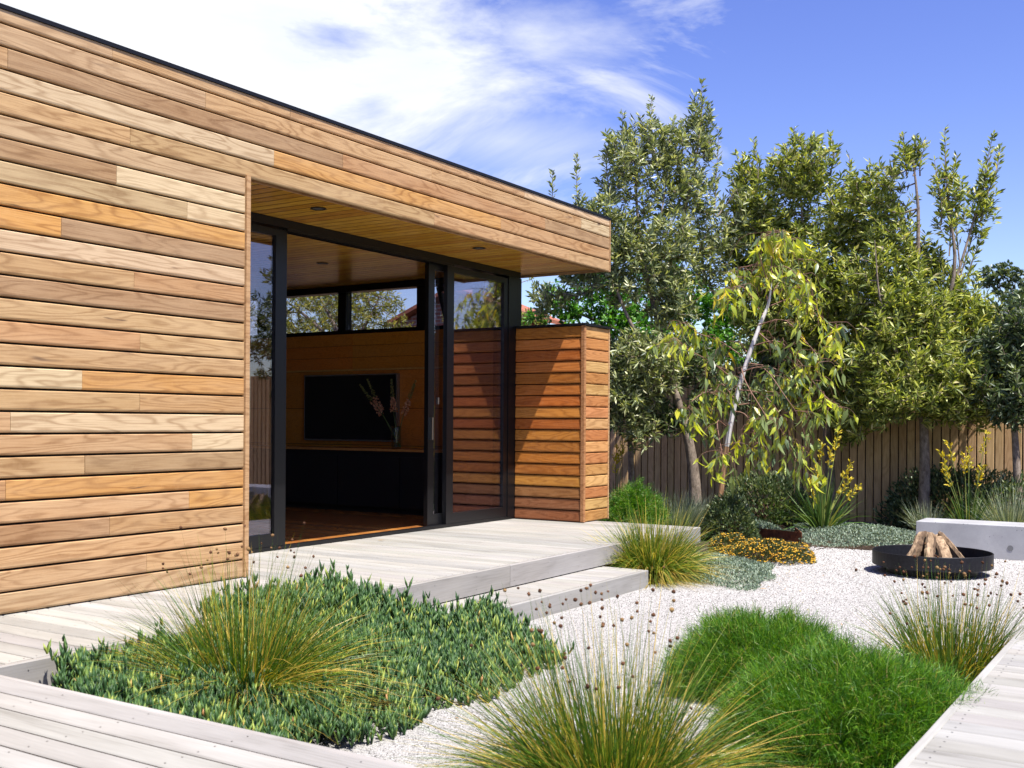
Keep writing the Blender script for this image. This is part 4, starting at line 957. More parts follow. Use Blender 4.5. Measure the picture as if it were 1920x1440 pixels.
leafy_tree('banksia_tree', 'dense olive banksia with a rounded top behind the weeping gum', onz(1560, 962, GZ), [line(TB, (1560, 962), (1552, 820), (1530, 660), (1510, 500), (1500, 340)), line(TB, (1530, 660, .1), (1440, 540, .2), (1410, 420, .2)), line(TB, (1530, 640, 0), (1590, 500, -.2), (1610, 400, -.2))],
    [blob(1505, 315, 75, 60, TB), blob(1440, 395, 75, 70, TB + .3), blob(1570, 400, 75, 75, TB), blob(1500, 500, 100, 75, TB), blob(1420, 560, 70, 70, TB + .4), blob(1590, 560, 75, 80, TB - .2), blob(1560, 690, 70, 60, TB - .1), blob(1610, 740, 60, 50, TB - .3), blob(1400, 330, 35, 50, TB + .5), blob(1480, 640, 80, 60, TB + .3), blob(1620, 460, 50, 60, TB + .1), blob(1590, 800, 40, 40, TB - .2), blob(1560, 770, 45, 35, TB - .1), blob(1450, 450, 60, 50, TB + .2), blob(1500, 570, 80, 60, TB - .2), blob(1440, 630, 60, 50, TB), blob(1400, 480, 50, 70, TB + .4), blob(1540, 610, 90, 60, TB)],
    [sh(TB, 1415, 370, 1412, 262, .3), sh(TB, 1490, 300, 1488, 240), sh(TB, 1555, 330, 1556, 250), sh(TB, 1580, 350, 1592, 288), sh(TB, 1520, 300, 1522, 252), sh(TB, 1450, 340, 1452, 282, .2), sh(TB, 1380, 390, 1378, 285, .4), sh(TB, 1620, 420, 1625, 330), sh(TB, 1540, 300, 1538, 262)],
    MT['banksiay'], MT['btrunk'], group=GB, trunk_r=.07)
TC = 12.9
leafy_tree('banksia_tree', 'banksia with a straight pale trunk and forked bare-stemmed top shoots', onz(1732, 960, GZ), [line(TC, (1732, 968), (1734, 880), (1732, 790), (1728, 700), (1720, 560), (1722, 400), (1712, 300)), line(TC, (1728, 720, .1), (1765, 610, .1), (1800, 500, .2), (1835, 380, .2), (1858, 290, .2)), line(TC, (1760, 640, .1), (1790, 500, 0), (1778, 380, 0), (1772, 280, 0)), line(TC, (1730, 760, -.1), (1680, 660, -.3), (1650, 560, -.3), (1640, 450, -.3))],
    [blob(1700, 600, 95, 70, TC), blob(1640, 540, 60, 85, TC + .1), blob(1740, 700, 105, 60, TC - .3), blob(1780, 590, 70, 65, TC + .2), blob(1650, 690, 75, 60, TC - .2), blob(1800, 750, 75, 45, TC - .3), blob(1640, 350, 45, 55, TC + .5), blob(1690, 750, 80, 40, TC - .4), blob(1705, 290, 28, 38, TC), blob(1690, 480, 55, 60, TC + .1), blob(1600, 780, 40, 45, TC - .1), blob(1665, 410, 45, 70, TC + .3), blob(1830, 610, 50, 55, TC + .1), blob(1660, 620, 60, 60, TC - .2), blob(1650, 770, 50, 35, TC - .3), blob(1770, 770, 60, 35, TC - .3), blob(1850, 700, 50, 50, TC - .1), blob(1850, 770, 45, 35, TC - .2), blob(1870, 610, 40, 45, TC + .2), blob(1735, 500, 50, 50, TC + .3), blob(1790, 540, 45, 40, TC + .2), blob(1700, 560, 60, 60, TC - .1), blob(1740, 640, 80, 60, TC), blob(1778, 380, 26, 70, TC), blob(1835, 380, 24, 70, TC + .2)],
    [sh(TC, 1700, 330, 1692, 250), sh(TC, 1712, 330, 1716, 252), sh(TC, 1725, 330, 1738, 265), sh(TC, 1770, 410, 1772, 240), sh(TC, 1775, 400, 1795, 290), sh(TC, 1765, 420, 1752, 300), sh(TC, 1840, 400, 1862, 252, .2), sh(TC, 1848, 370, 1875, 270, .2), sh(TC, 1835, 420, 1838, 300, .2), sh(TC, 1800, 520, 1842, 350, .2), sh(TC, 1800, 500, 1805, 370, .1), sh(TC, 1815, 520, 1850, 430, .2), sh(TC, 1780, 480, 1768, 360, .0)],
    MT['banksiay'], MT['btrunk'], group=GB, trunk_r=.075)
TD = 12.2
leafy_tree('banksia_tree', 'dark dense banksia cut by the edge of the picture near the bench', onz(1905, 965, GZ), [line(TD, (1910, 975), (1905, 850), (1895, 720), (1880, 600)), line(TD, (1900, 780, .1), (1940, 660, .1), (1960, 560, .1))],
    [blob(1895, 660, 55, 60, TD), blob(1880, 730, 55, 50, TD - .1), blob(1950, 640, 70, 80, TD), blob(1940, 740, 70, 60, TD + .1), blob(1830, 690, 40, 45, TD + .4), blob(1900, 770, 50, 40, TD - .1), blob(1905, 600, 40, 45, TD), blob(1915, 700, 50, 50, TD - .2), blob(1860, 650, 40, 50, TD + .1)],
    [sh(TD, 1895, 640, 1890, 590), sh(TD, 1935, 600, 1938, 540)], MT['darkleaf'], MT['btrunk'], group=GB, trunk_r=.06)
TE = 13.7
leafy_tree('banksia_tree', 'dark leafy banksia filling the gap between the wing wall and the curved trunk', onz(1180, 960, GZ), [line(TE, (1185, 960), (1182, 840), (1170, 720), (1165, 620)), line(TE, (1182, 800, .1), (1240, 700, .1), (1290, 620, .1))],
    [blob(1160, 690, 60, 60, TE), blob(1215, 760, 60, 45, TE), blob(1290, 680, 60, 55, TE + .2), blob(1340, 740, 50, 45, TE + .1), blob(1400, 740, 50, 50, TE + .1), blob(1440, 680, 50, 45, TE + .3), blob(1260, 790, 45, 30, TE), blob(1480, 730, 45, 40, TE + .2), blob(1160, 780, 40, 35, TE)],
    [], MT['darkleaf'], MT['btrunk'], group=GB, trunk_r=.05)
TG = 16.2
leafy_tree('green_tree', 'bright green rounded tree growing beyond the fence', at(1240, 900, TG) * [1, 1, 0] + [0, 0, GZ], [[*line(TG, (1240, 920), (1240, 760), (1235, 620), (1230, 540))], line(TG, (1240, 700), (1130, 610), (1060, 580)), line(TG, (1240, 700), (1340, 620), (1390, 570))],
    [blob(1080, 590, 60, 40, TG), blob(1050, 565, 45, 40, TG), blob(1110, 540, 45, 40, TG), blob(1000, 595, 35, 22, TG), blob(1170, 600, 60, 50, TG - .3), blob(1290, 560, 60, 50, TG - .3), blob(1350, 660, 60, 50, TG - .3), blob(1150, 560, 60, 50, TG), blob(1250, 540, 70, 60, TG), blob(1330, 600, 70, 60, TG), blob(1230, 640, 80, 60, TG - .5), blob(1390, 580, 50, 50, TG), blob(1400, 680, 60, 50, TG), blob(1150, 650, 70, 50, TG), blob(1310, 690, 60, 40, TG)],
    [], MT['bright'], MT['btrunk'], L=.10, W=.040, dens=560, per=12, trunk_r=.10)
# tree and shrubs beyond the high window
TW = 16.0
leafy_tree('wattle_tree', 'yellow-green wattle tree seen through the high window', at(640, 800, TW) * [1, 1, 0] + [0, 0, GZ], [line(TW, (640, 900), (640, 700), (630, 620), (600, 560)), line(TW, (640, 680), (690, 600), (720, 540)), line(TW, (635, 650), (570, 590), (530, 560))],
    [blob(560, 560, 60, 35, TW), blob(640, 560, 60, 45, TW), blob(710, 580, 55, 50, TW), blob(600, 620, 60, 35, TW), blob(740, 620, 40, 30, TW), blob(670, 510, 70, 40, TW), blob(500, 580, 60, 60, TW), blob(690, 640, 60, 30, TW), blob(610, 560, 70, 40, TW + .6), blob(690, 560, 70, 45, TW + .6), blob(540, 610, 60, 40, TW + .5), blob(640, 600, 80, 40, TW + .8)],
    [], MT['wattle'], MT['btrunk'], L=.085, W=.016, dens=520, per=14, trunk_r=.09, spread=.4)
leafy_tree('wattle_tree', 'pale leafy wattle tree behind the fascia end above the wing wall', at(900, 800, 17) * [1, 1, 0] + [0, 0, GZ], [line(17, (900, 900), (905, 700), (920, 600), (930, 540))],
    [blob(900, 590, 45, 40, 17), blob(950, 600, 40, 30, 17), blob(1000, 600, 40, 20, 17), blob(1010, 545, 22, 30, 17), blob(860, 600, 40, 30, 17), blob(940, 550, 35, 25, 17)], [], MT['banksiay'], MT['btrunk'], L=.10, W=.022, dens=450, per=12, trunk_r=.07)
# trees past the right edge, mirrored in the door glass
TR = 12.0
for (xx, yy_, lab) in ((13.2, -1.1, 'tall banksia past the bench, seen mirrored in the door glass'), (12.4, -4.0, 'spreading banksia by the boardwalk, mirrored in the narrow glass pane')):
    c = np.array([xx, yy_, 0.])
    leafy_tree('banksia_tree', lab, (xx, yy_, GZ), [[c + [0, 0, GZ], c + [.05, .1, 1.2], c + [-.1, .1, 2.6], c + [0, .2, 3.8]], [c + [0, .1, 1.4], c + [.2, .8, 2.4], c + [.1, 1.0, 3.2]]],
        [(c + [0, .1, 2.2], (.8, .9, .7)), (c + [.1, .2, 3.2], (.7, .7, .8)), (c + [.1, .8, 2.8], (.6, .6, .6)), (c + [0, -.7, 2.6], (.6, .6, .6)), (c + [-.2, .5, 1.6], (.6, .7, .5))], [], MT['banksia'], MT['btrunk'], dens=330, group=GB)
for (u, v, t, k, lab) in ((1878, 520, 62, 1.0, 'distant dark tree with a flat crown on a bare trunk above the rooftops'), (1925, 560, 58, .9, 'distant dark round tree at the edge of the picture')):
    leafy_tree('distant_tree', lab, at(u, 830, t) * [1, 1, 0] + [0, 0, GZ], [line(t, (u - 5, 830), (u, 680), (u + 2, 590), (u - 4, 530)), line(t, (u, 620), (u - 22, 570), (u - 28, 540)), line(t, (u, 610), (u + 22, 560), (u + 26, 520))],
        [blob(u - 20, v - 2, 26, 18, t), blob(u + 12, v - 10, 28, 20, t), blob(u + 30, v + 14, 22, 20, t), blob(u - 28, v + 14, 18, 14, t), blob(u, v + 20, 22, 14, t), blob(u + 34, v + 50, 20, 24, t)], [], MT['darkleaf'], MT['btrunk'], L=.30, W=.13, dens=70, per=12, trunk_r=.2, group='distant trees above the rooftops')

# ================================================================== WEEPING GUM
def weeping_gum():
    t0 = 11.9
    t = root('weeping_gum', tuple(onz(1345, 1006, GZ)), 'slender weeping gum with white trunk and long hanging leaves', 'tree')
    trunk = spline(line(t0, (1343, 1012), (1351, 930), (1361, 850), (1376, 765), (1398, 685), (1424, 612), (1440, 572), (1447, 530)), 40)
    rad = np.interp(np.linspace(0, 1, 40), [0, .5, .8, 1], [.031, .028, .020, .007])
    V, F = tube_arrays(trunk, rad, 10); put('trunk', np_mesh('trunk', V, F, True), t, mat=MT['gtrunk'])
    V, F = tube_arrays(trunk[:13] , rad[:13] * 1.03, 10); put('lower_trunk', np_mesh('lower_trunk', V, F, True), t, mat=MT['gbase'])
    # arching branches: start on the trunk, over the top, then hanging
    B = [((1380, 715), (1335, 680), (1290, 655), (1262, 668), (1250, 720), -.2), ((1372, 760), (1330, 735), (1300, 750), (1290, 800), (1288, 830), -.3), ((1362, 800), (1345, 790), (1352, 840), (1356, 890), (1355, 900), -.4),
         ((1395, 670), (1350, 640), (1310, 625), (1280, 640), (1272, 690), .3), ((1430, 590), (1395, 540), (1370, 540), (1352, 580), (1345, 640), -.2), ((1440, 570), (1425, 500), (1400, 500), (1385, 540), (1380, 600), .2),
         ((1446, 520), (1450, 470), (1470, 450), (1490, 490), (1498, 560), .1), ((1446, 530), (1470, 500), (1500, 520), (1520, 570), (1528, 640), -.2), ((1440, 575), (1490, 560), (1530, 590), (1555, 640), (1562, 700), -.1),
         ((1420, 610), (1470, 600), (1510, 640), (1530, 700), (1535, 760), -.4), ((1405, 650), (1460, 640), (1500, 680), (1520, 740), (1520, 810), -.3), ((1395, 680), (1450, 690), (1490, 720), (1505, 780), (1500, 850), -.2),
         ((1385, 700), (1430, 690), (1470, 740), (1500, 800), (1520, 880), -.5), ((1378, 730), (1430, 740), (1470, 790), (1490, 860), (1492, 940), -.3), ((1372, 760), (1420, 760), (1460, 800), (1480, 850), (1530, 930), .2),
         ((1400, 660), (1380, 640), (1350, 690), (1330, 760), (1335, 790), .4), ((1410, 640), (1440, 620), (1460, 680), (1450, 760), (1445, 800), .4), ((1390, 690), (1400, 720), (1430, 770), (1440, 820), (1450, 850), -.5),
         ((1444, 545), (1420, 460), (1440, 440), (1460, 470), (1470, 540), -.1), ((1440, 560), (1480, 520), (1545, 600), (1570, 650), (1575, 690), .2), ((1418, 620), (1500, 690), (1545, 740), (1560, 770), (1558, 790), -.5),
         ((1372, 770), (1400, 780), (1420, 830), (1415, 870), (1420, 890), -.2), ((1446, 525), (1452, 490), (1430, 480), (1405, 560), (1410, 640), .3), ((1375, 745), (1350, 720), (1330, 770), (1322, 800), (1330, 850), .1)]
    br, leaves_p, leaves_d = [], [], []
    for k, (*uv, dt) in enumerate(B):
        lift = .35 if k in (8, 12, 13, 14, 20) else 1
        uv = uv[:3] + [(uv[3][0], uv[3][1] - 35 * lift), (uv[4][0], uv[4][1] - 62 * lift)]
        pts = [at(uv[0][0], uv[0][1], t0)] + [at(u, v, t0 + dt * f) for (u, v), f in zip(uv[1:], (.5, .9, 1, 1.05))]
        ln = spline(pts, 16); br.append(tube_arrays(ln, np.linspace(.0075, .002, 16), 5))
        # side twiglets that hang, carrying the leaves
        for q in range(20):
            s = RNG.uniform(.18, 1.0); i = int(s * 15); o = ln[i]; ax = RNG.normal(size=3) * np.array([.10, .10, .03]); ln2 = RNG.uniform(.10, .34)
            tw = spline([o, o + ax + [0, 0, -.02], o + ax * 1.5 + [0, 0, -ln2]], 6); br.append(tube_arrays(tw, np.linspace(.003, .0014, 6), 3))
            for j in range(RNG.integers(3, 6)):
                w = RNG.uniform(.25, 1.0); p = np.array([np.interp(w, np.linspace(0, 1, 6), tw[:, c]) for c in range(3)])
                leaves_p.append(p); leaves_d.append(np.array([RNG.normal() * .38, RNG.normal() * .38, -RNG.uniform(.6, 1.2)]))
    V, F = join([(v, f) for v, f in br]); put('branches', np_mesh('branches', V, F, True), t, mat=MT['gtwig'], kind='stuff')
    P_ = np.array(leaves_p); D = unit(np.array(leaves_d))
    # the crown is open on the side where the leaning trunk shows
    td = np.array([np.interp(P_[:, 2], trunk[:, 2], trunk[:, c]) for c in range(2)]).T - P_[:, :2]
    lat = td @ RGT; dep = td @ FWD
    keep = ~((np.abs(lat + .02) < .11) & (dep > -.05) & (P_[:, 2] > trunk[14, 2]) & (P_[:, 2] < trunk[36, 2] + .1))
    P_, D = P_[keep], D[keep]; n = len(P_)
    # long pointed leaf with a folded blade and a curved tip
    def leaf_mesh(nm, L, W, mat, curv):
        s = np.array([0, .08, .3, .55, .8, 1.0]); w = np.array([.06, .30, 1, .80, .36, .0]) * W * .5
        V = []
        for a, b in zip(s, w):
            c = curv * (a ** 2) * L
            V += [(c, -b, -a * L), (c + .12 * b, 0, -a * L), (c, b, -a * L)]
        F = []
        for j in range(5):
            F += [(3 * j, 3 * j + 1, 3 * j + 4, 3 * j + 3), (3 * j + 1, 3 * j + 2, 3 * j + 5, 3 * j + 4)]
        me = py_mesh(nm, V, F, True); me.materials.append(mat); return me
    kinds = [leaf_mesh('leaf', L, W, mt, cv) for L, W, mt, cv in ((.180, .046, MT['gum'], .25), (.145, .044, MT['gum'], -.3), (.195, .044, MT['gumy'], .4), (.150, .056, MT['gum'], .1), (.140, .050, MT['gumy'], -.45), (.170, .042, MT['gum'], .55))]
    depth = P_[:, 0] * FWD[0] + P_[:, 1] * FWD[1]
    order = np.argsort(depth); near = set(order[:300].tolist())
    right = P_[:, 0] * RGT[0] + P_[:, 1] * RGT[1]
    crown_v, crown_f, o = [], [], 0
    MV = [np.array([v.co[:] for v in k.vertices]) for k in kinds]; MF = [np.array([p.vertices[:] for p in k.polygons]) for k in kinds]
    yellow_bits = {0: ([], [], 0), 1: ([], [], 0)}
    store = {False: [[], [], 0], True: [[], [], 0]}
    lv = []
    for i in range(n):
        side = abs(P_[i, 2] - 1.2) + abs(right[i] - right.mean())
        yel = RNG.uniform() < (.22 + .35 * (side > 1.15))
        k = (2 if RNG.uniform() < .5 else 4) if yel else [0, 1, 3, 5][RNG.integers(4)]
        zax = -D[i]; xr = RNG.normal(size=3); yax = unit(np.cross(zax, xr)[None])[0]; xax = np.cross(yax, zax); sc = RNG.uniform(.5, 1.15)
        R = np.stack([xax, yax, zax], 1) * sc
        if i in near: lv.append((k, R, P_[i]))
        else:
            st = store[yel]; v = MV[k] @ R.T + P_[i]; st[0].append(v); st[1].append(MF[k] + st[2]); st[2] += len(v)
    cr = put('crown', np_mesh('crown', np.concatenate(store[False][0]), np.concatenate(store[False][1]), True), t, mat=MT['gum'], kind='stuff')
    put('yellow_leaves', np_mesh('yellow_leaves', np.concatenate(store[True][0]), np.concatenate(store[True][1]), True), t, mat=MT['gumy'], kind='stuff')
    for k, R, p in lv:
        M = Matrix.Identity(4)
        for a in range(3):
            for b in range(3): M[a][b] = R[a, b]
            M[a][3] = p[a]
        put('leaf', kinds[k], cr, M)
weeping_gum()

# ================================================================== PLANTED BED
def g(u, v, z=GZ): return onz(u, v, z)
needle_mound('round_shrub', 'small bright green ball-shaped shrub beside the wing wall', at(1190, 985, 11.6) * [1, 1, 0] + [0, 0, GZ], (.31, .31, .60), 26000, .06, MT['itm'], W=.0036, droop=(.05, .4), up=.3)
clump('grass_clump', 'grassy green and straw-coloured clump hanging over the end of the step', g(1222, 1082), 3200, .80, .74, .0066, MT['lomandra'], (.15, .85), .16, flat=.22, seg=6)
clump('grass_clump', 'pale blue-grey grass behind the clump at the step', g(1272, 1003), 1400, .66, .60, .006, MT['bluegrass'], (.1, .5), .18)
clump('grass_clump', 'blue-grey grass with straw seed stems beside the small ball shrub', g(1330, 992), 900, .60, .62, .006, MT['bluegrass'], (.1, .6), .15, lean=(.0, -.15))
shrub('round_shrub', 'dark grey-green rounded shrub behind the foot of the weeping gum', g(1368, 1008), (.30, .30, .44), 5000, .045, .016, MT['darkleaf'])
shrub('flowering_shrub', 'low spreading shrub covered in golden yellow flowers at the gravel edge', g(1440, 1050), (.34, .40, .17), 5200, .035, .010, MT['goldleaf'], flowers=(MT['gold'], 800, .0095))
shrub('flowering_shrub', 'smaller golden flowered shrub against the dark round shrub', g(1370, 1035), (.22, .22, .16), 2400, .035, .010, MT['goldleaf'], flowers=(MT['gold'], 330, .010))
def patch(u, v, ru, rv, z=GZ, hgt=.07):
    """points over a lens of ground round a spot"""
    c = g(u, v, z); ex = np.linalg.norm(g(u + ru, v, z) - c); a = g(u, v + rv, z); ey = np.linalg.norm(a - c)
    def fn(n):
        r = np.sqrt(RNG.uniform(0, 1, n)); th = RNG.uniform(0, 6.283, n); r = r * (1 + .12 * np.sin(3 * th + u) + .08 * np.sin(7 * th))
        p = c + np.outer(r * np.cos(th) * ex, [RGT[0], RGT[1], 0]) + np.outer(r * np.sin(th) * ey, [FWD[0], FWD[1], 0])
        p[:, 2] = z + hgt * (1 - r ** 2).clip(0) * RNG.uniform(.3, 1.1, n) + .01; return p
    return fn
carpet('silver_groundcover', 'silvery green ground cover spilling from the bed between the flowers and grass clump', patch(1345, 1068, 100, 34), 12000, .024, .010, MT['silver'])
carpet('silver_groundcover', 'silvery blue ground cover between the steel edging and the bench', patch(1612, 1006, 130, 27, hgt=.09), 17000, .026, .012, MT['silver'])
carpet('silver_groundcover', 'small silvery ground cover patch beside the rusted edging', patch(1415, 990, 40, 14), 1500, .035, .016, MT['silver'])

def paw_plant(label, loc, n, L, spikes, name='kangaroo_paw_plant'):
    t = root(name, tuple(loc), label, 'flowering plant', 'kangaroo paw plants in the bed')
    az = RNG.uniform(0, 6.283, n); tl = np.abs(RNG.normal(0, .55, n)).clip(0, 1.3)
    d = np.stack([np.cos(az) * np.sin(tl), np.sin(az) * np.sin(tl), np.cos(tl)], 1)
    b = np.asarray(loc) + np.stack([np.cos(az), np.sin(az), 0 * az], 1) * .05
    V, F, tip = ribbon_arrays(b, d, L * RNG.uniform(.5, 1, n), .020 * RNG.uniform(.7, 1.2, n), RNG.uniform(.05, .6, n) * (.3 + tl), 5, wob=.03)
    V[:, 2] = np.maximum(V[:, 2], loc[2] + .005)
    put('leaves', np_mesh('leaves', V, F), t, mat=MT['strap'], kind='stuff')
    for (du, dv_, hgt) in spikes:
        e = np.asarray(loc) + np.array([RGT[0], RGT[1], 0]) * du + np.array([FWD[0], FWD[1], 0]) * dv_ + [0, 0, hgt]
        ln = spline([np.asarray(loc) + [0, 0, .02], np.asarray(loc) * .55 + e * .45 + [0, 0, .04], e], 10)
        s = put('flower_stalk', np_mesh('flower_stalk', *tube_arrays(ln, np.linspace(.006, .003, 10), 5), True), t, mat=MT['pawstem'])
        m_ = 28; q = RNG.uniform(0, 1, m_); ax = unit((ln[-1] - ln[-3])[None])[0]; P0 = ln[-1] - ax * (.24 * q)[:, None]
        dd = unit(perp(np.repeat(ax[None], m_, 0)) * .8 + ax * .8 + RNG.normal(size=(m_, 3)) * .2); off = dd * .012
        V, F = leaf_arrays(P0 + off, dd, perp(dd), .055 * RNG.uniform(.6, 1.2, m_), np.full(m_, .020), .3, .6)
        V2, F2 = leaf_arrays(P0 + off, dd, perp(dd), .050 * RNG.uniform(.6, 1.2, m_), np.full(m_, .018), .3, .6)
        v, f = join([(V, F), (V2, F2)])
        put('flower_spike', np_mesh('flower_spike', v, f), s, mat=MT['paw'], kind='stuff')
    return t
paw_plant('strappy plant with several bright yellow flower spikes under the weeping gum', g(1542, 1000), 150, .85, ((-.02, 0, 1.05), (.12, .1, .95), (.30, .0, .62), (.34, .1, .80), (.40, -.05, .55), (-.18, 0, .60), (.22, .15, 1.15), (-.12, -.1, .75)))
paw_plant('tall strappy plant with thin yellow flower spikes behind the bench', at(1815, 985, 11.9) * [1, 1, 0] + [0, 0, GZ], 130, .75, ((-.30, 0, .95), (-.18, .1, 1.05), (-.05, 0, .92), (.05, .1, .98), (.20, 0, 1.15), (.10, -.1, .80), (-.24, .1, .78)))
paw_plant('short strappy green plant without flowers in the dark mulch', g(1457, 985), 70, .40, ())
paw_plant('strappy plant with a small yellow spike against the fence by the wing wall', at(1158, 960, 13.9) * [1, 1, 0] + [0, 0, GZ], 60, .7, ((0, 0, .95), (.06, 0, 1.05), (-.04, 0, .82)))
shrub('grey_shrub', 'grey-green fine-leaved shrub between the yellow spikes and the fence', g(1640, 962), (.55, .75, .42), 8000, .05, .010, MT['greyshrub'], up=.9)
shrub('grey_shrub', 'grey-green shrub in the shade behind the yellow spikes', g(1570, 965), (.40, .40, .34), 3500, .05, .010, MT['greyshrub'], up=.9)
shrub('dark_shrub', 'dark leafy shrub against the fence beside the pale banksia trunk', at(1785, 960, 13.0) * [1, 1, 0] + [0, 0, GZ], (.36, .85, .72), 7000, .06, .024, MT['darkleaf'])
shrub('dark_shrub', 'dark leafy shrub against the fence beneath the weeping gum', at(1430, 960, 13.6) * [1, 1, 0] + [0, 0, GZ], (.45, .65, .62), 5000, .06, .024, MT['darkleaf'])
shrub('dark_shrub', 'dark leafy shrub at the edge of the picture behind the grass', at(1900, 960, 12.2) * [1, 1, 0] + [0, 0, GZ], (.45, .60, .66), 4500, .06, .024, MT['darkleaf'])
clump('grass_clump', 'pale blue grass tuft behind the end of the bench', at(1738, 985, 12.3) * [1, 1, 0] + [0, 0, GZ], 420, .52, .50, .006, MT['bluegrass'], (.05, .4), .10)
clump('grass_clump', 'full pale green grass clump behind the bench at the edge of the picture', at(1895, 985, 11.7) * [1, 1, 0] + [0, 0, GZ], 1000, .78, .60, .007, MT['bluegrass'], (.1, .6), .14)
clump('grass_clump', 'dark green grass tuft at the foot of the fence behind the small ball shrub', at(1240, 960, 13.2) * [1, 1, 0] + [0, 0, GZ], 300, .55, .50, .007, MT['strap'], (.1, .5), .12)

# ================================================================== FOREGROUND PLANTING
def pigface():
    """fleshy ground cover: upright three-sided fingers in pairs along creeping stems"""
    poly = np.array([g(70, 1300)[:2] + [-.02, .10], (2.46, 3.35), (2.46, 2.75), g(690, 1398)[:2], g(760, 1380)[:2], g(830, 1330)[:2], g(930, 1318)[:2], g(985, 1275)[:2], g(1060, 1245)[:2], g(1010, 1225)[:2], g(960, 1205)[:2], g(880, 1190)[:2], (4.62, 3.50), (4.5, 3.62), (4.42, 4.04), (3.7, 4.06), (2.9, 4.0), (2.55, 3.90)])
    def inside(p):
        c = np.zeros(len(p), bool); m_ = len(poly); j = m_ - 1
        for i in range(m_):
            xi, yi = poly[i]; xj, yj = poly[j]
            c ^= ((yi > p[:, 1]) != (yj > p[:, 1])) & (p[:, 0] < (xj - xi) * (p[:, 1] - yi) / (yj - yi + 1e-12) + xi); j = i
        return c
    def edge_dist(p):
        d = np.full(len(p), 9.0)
        for i in range(len(poly)):
            a, b = poly[i], poly[(i + 1) % len(poly)]; ab = b - a; t_ = np.clip(((p - a) @ ab) / (ab @ ab), 0, 1)
            d = np.minimum(d, np.linalg.norm(p - (a + t_[:, None] * ab), axis=1))
        return d
    n = 9500
    p = np.stack([RNG.uniform(2.4, 5.1, n), RNG.uniform(2.4, 4.08, n)], 1); p = p[inside(p)]
    free = poly[3:14]                              # the side that runs out over the gravel and step
    ed_ = np.full(len(p), 9.0)
    for i in range(len(free) - 1):
        a, b = free[i], free[i + 1]; ab = b - a; t_ = np.clip(((p - a) @ ab) / (ab @ ab), 0, 1)
        ed_ = np.minimum(ed_, np.linalg.norm(p - (a + t_[:, None] * ab), axis=1))
    lump = .5 + .5 * np.sin(p[:, 0] * 6 + 1) * np.cos(p[:, 1] * 7) + .35 * np.sin(p[:, 0] * 15 + p[:, 1] * 11)
    ridge = np.interp(p[:, 0], [2.4, 2.6, 3.1, 3.75, 4.1, 4.35, 4.5, 4.9], [.13, .24, .27, .30, .36, .40, .33, .12])
    hmax = np.interp(p[:, 1], [2.6, 3.0, 3.4, 3.75, 4.1], [.12, .17, .20, 0, 0]) + ridge * np.interp(p[:, 1], [3.0, 3.4, 3.75, 3.95], [0, .22, .9, 1.0])
    top = hmax * np.clip(ed_ / .22, .10, 1) ** .8 * (.76 + .26 * lump)
    keep = (RNG.uniform(0, 1, len(p)) < np.clip(.35 + ed_ * 4, .3, 1)) & ((p[:, 1] < DECK_Y - .03) | ((p[:, 0] > 3.55) & (RNG.uniform(0, 1, len(p)) < np.interp(p[:, 0], [3.55, 3.9], [.5, 1.0]))))
    p, top, ed_ = p[keep], top[keep], ed_[keep]
    z = GZ + top * (1 - RNG.uniform(0, 1, len(p)) ** 2.5 * .5)
    on_deck = p[:, 1] > DECK_Y - .02
    z = np.where(on_deck, np.maximum(z, .012 + RNG.uniform(0, .05, len(p))), z)
    c = np.stack([p[:, 0], p[:, 1], z], 1); n = len(c)
    Vs, Fs, o = [], [], 0
    sd_ = unit(np.stack([RNG.normal(0, .35, n), RNG.normal(0, .35, n), np.ones(n)], 1)); sl = RNG.uniform(.02, .075, n) * np.where(RNG.uniform(0, 1, n) < .12, 1.9, 1.0); a0 = RNG.uniform(0, 6.283, n); big = RNG.uniform(.55, 1.35, n)
    for j in range(8):                             # opposite pairs up a short stem
        az = a0 + (j % 2) * math.pi + (j // 2) * 1.45 + RNG.normal(0, .2, n); tl = RNG.uniform(.18, .80, n) * (1 - .12 * (j // 2))
        d = np.stack([np.cos(az) * np.sin(tl), np.sin(az) * np.sin(tl), np.cos(tl)], 1)
        L = RNG.uniform(.042, .078, n) * (1 - .08 * (j // 2)) * big; W = RNG.uniform(.0052, .0082, n) * big ** .5
        b = c + sd_ * (sl * (j // 2) / 3 - .02)[:, None]
        out = np.stack([np.cos(az), np.sin(az), 0 * az], 1); sd = unit(np.cross(d, out)); nr = np.cross(sd, d)
        V = np.zeros((n, 7, 3))
        mid = b + d * (L * .55)[:, None] + nr * -(L * .02)[:, None]; tip = b + d * L[:, None] + np.array([0, 0, 1]) * (L * .10)[:, None]
        for q, (ca, sa) in enumerate(((1, .35), (-1, .35), (0, -.9))):
            off = sd * (W * ca)[:, None] + nr * (-W * sa)[:, None]
            V[:, q] = b + off * .55; V[:, 3 + q] = mid + off
        V[:, 6] = tip
        tri = np.array([(0, 1, 4), (0, 4, 3), (1, 2, 5), (1, 5, 4), (2, 0, 3), (2, 3, 5), (3, 4, 6), (4, 5, 6), (5, 3, 6)])
        Vs.append(V.reshape(-1, 3)); Fs.append((tri[None] + 7 * np.arange(n)[:, None, None]).reshape(-1, 3) + o); o += 7 * n
    put('succulent_groundcover', np_mesh('succulent_groundcover', np.concatenate(Vs), np.concatenate(Fs)), mat=MT['succ'], label='dense green fleshy-leaved ground cover spilling over the corner of the deck', category='ground cover', kind='stuff')
    # soil bed below
    me = py_mesh('planting_bed', [(x_, y_, GZ + .006) for x_, y_ in poly if True], [tuple(range(len(poly)))])
pigface()

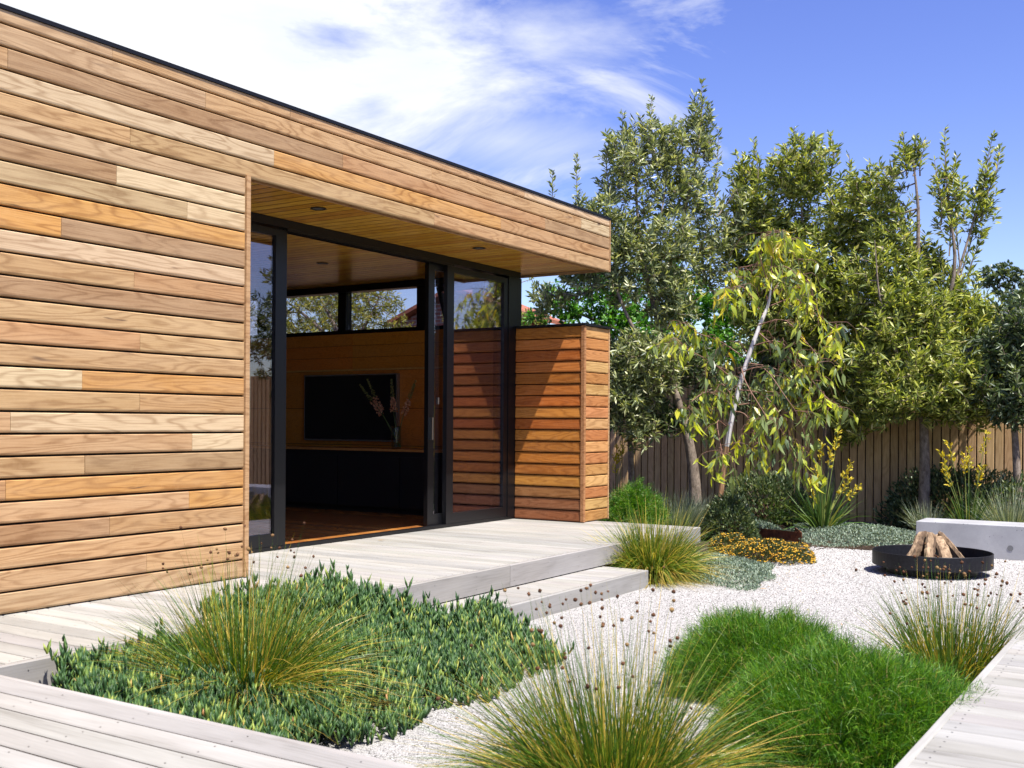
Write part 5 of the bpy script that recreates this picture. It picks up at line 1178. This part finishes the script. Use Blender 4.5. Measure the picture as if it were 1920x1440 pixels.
GR = 'knobbly rush clumps round the gravel'
clump('rush_clump', 'green rush clump with knobbly brown heads growing in the fleshy ground cover', (3.12, 3.26, GZ + .13), 2600, .80, .92, .0038, MT['rush'], (.10, .50), .15, heads=34, group=GR, flat=.26, seg=6, head_r=.0070)
clump('rush_clump', 'large rush clump with many brown knobs at the bottom edge of the gravel', (3.22, 1.66, GZ), 2800, .80, 1.0, .0036, MT['rush'], (.06, .36), .18, heads=70, group=GR, flat=.14, seg=6, head_r=.0068, lean=(0, .06))
clump('rush_clump', 'rush clump with brown knobs against the boardwalk in front of the fire bowl', (5.52, 1.02, GZ), 1200, .70, .58, .0040, MT['rush'], (.04, .45), .17, heads=80, group=GR, flat=.10, seg=6, head_r=.0075)
needle_mound('casuarina_mound', 'large bright green soft needled mound beside the boardwalk', (4.08, 1.08, GZ), (.47, .49, .345), 130000, .066, MT['itm'], W=.0020, droop=(.05, .5), up=.35)
needle_mound('casuarina_mound', 'green soft needled mound behind the larger one on the gravel', (4.90, 1.74, GZ), (.43, .40, .285), 85000, .066, MT['itm'], W=.0022, droop=(.05, .5), up=.35)

def litter():
    n = 260
    p = np.concatenate([onz(1450, 1075, GZ) + RNG.normal(size=(170, 3)) * [.55, .28, 0], np.stack([RNG.uniform(3.3, 9.5, n - 170), RNG.uniform(1.6, 3.3, n - 170), np.zeros(n - 170)], 1)])
    p = p[(p[:, 1] < 3.4) & (p[:, 0] < 10.8)]; p[:, 2] = GZ + .006; d = unit(RNG.normal(size=p.shape) * [1, 1, .15])
    V, F = leaf_arrays(p, d, np.repeat([[0, 0, 1.]], len(p), 0), RNG.uniform(.012, .035, len(p)), RNG.uniform(.005, .011, len(p)), .15)
    put('leaf_litter', np_mesh('leaf_litter', V, F), mat=MT['litter'], label='small dry leaves scattered thinly over the gravel', category='leaf litter', kind='stuff')
litter()
# fallen leaves on deck and gravel
for k, (u, v, z_, lab) in enumerate(((707, 1014, .004, 'single dry leaf lying on the deck by the door sill'), (1423, 1105, GZ + .008, 'yellow fallen leaf on the gravel near the golden flowers'), (1440, 1087, GZ + .008, 'small yellow fallen leaf on the gravel by the golden shrub'))):
    c = onz(u, v, z_); b = np.array([[c[0], c[1], z_ + .003]]); d = np.array([[.7, -.7, .05]]); V, F = leaf_arrays(b, unit(d), np.array([[0, 0, 1.]]), .07, .022, .15)
    put('fallen_leaf', np_mesh('fallen_leaf', V, F), mat=MT['litter'], label=lab, category='leaf', group='fallen leaves')
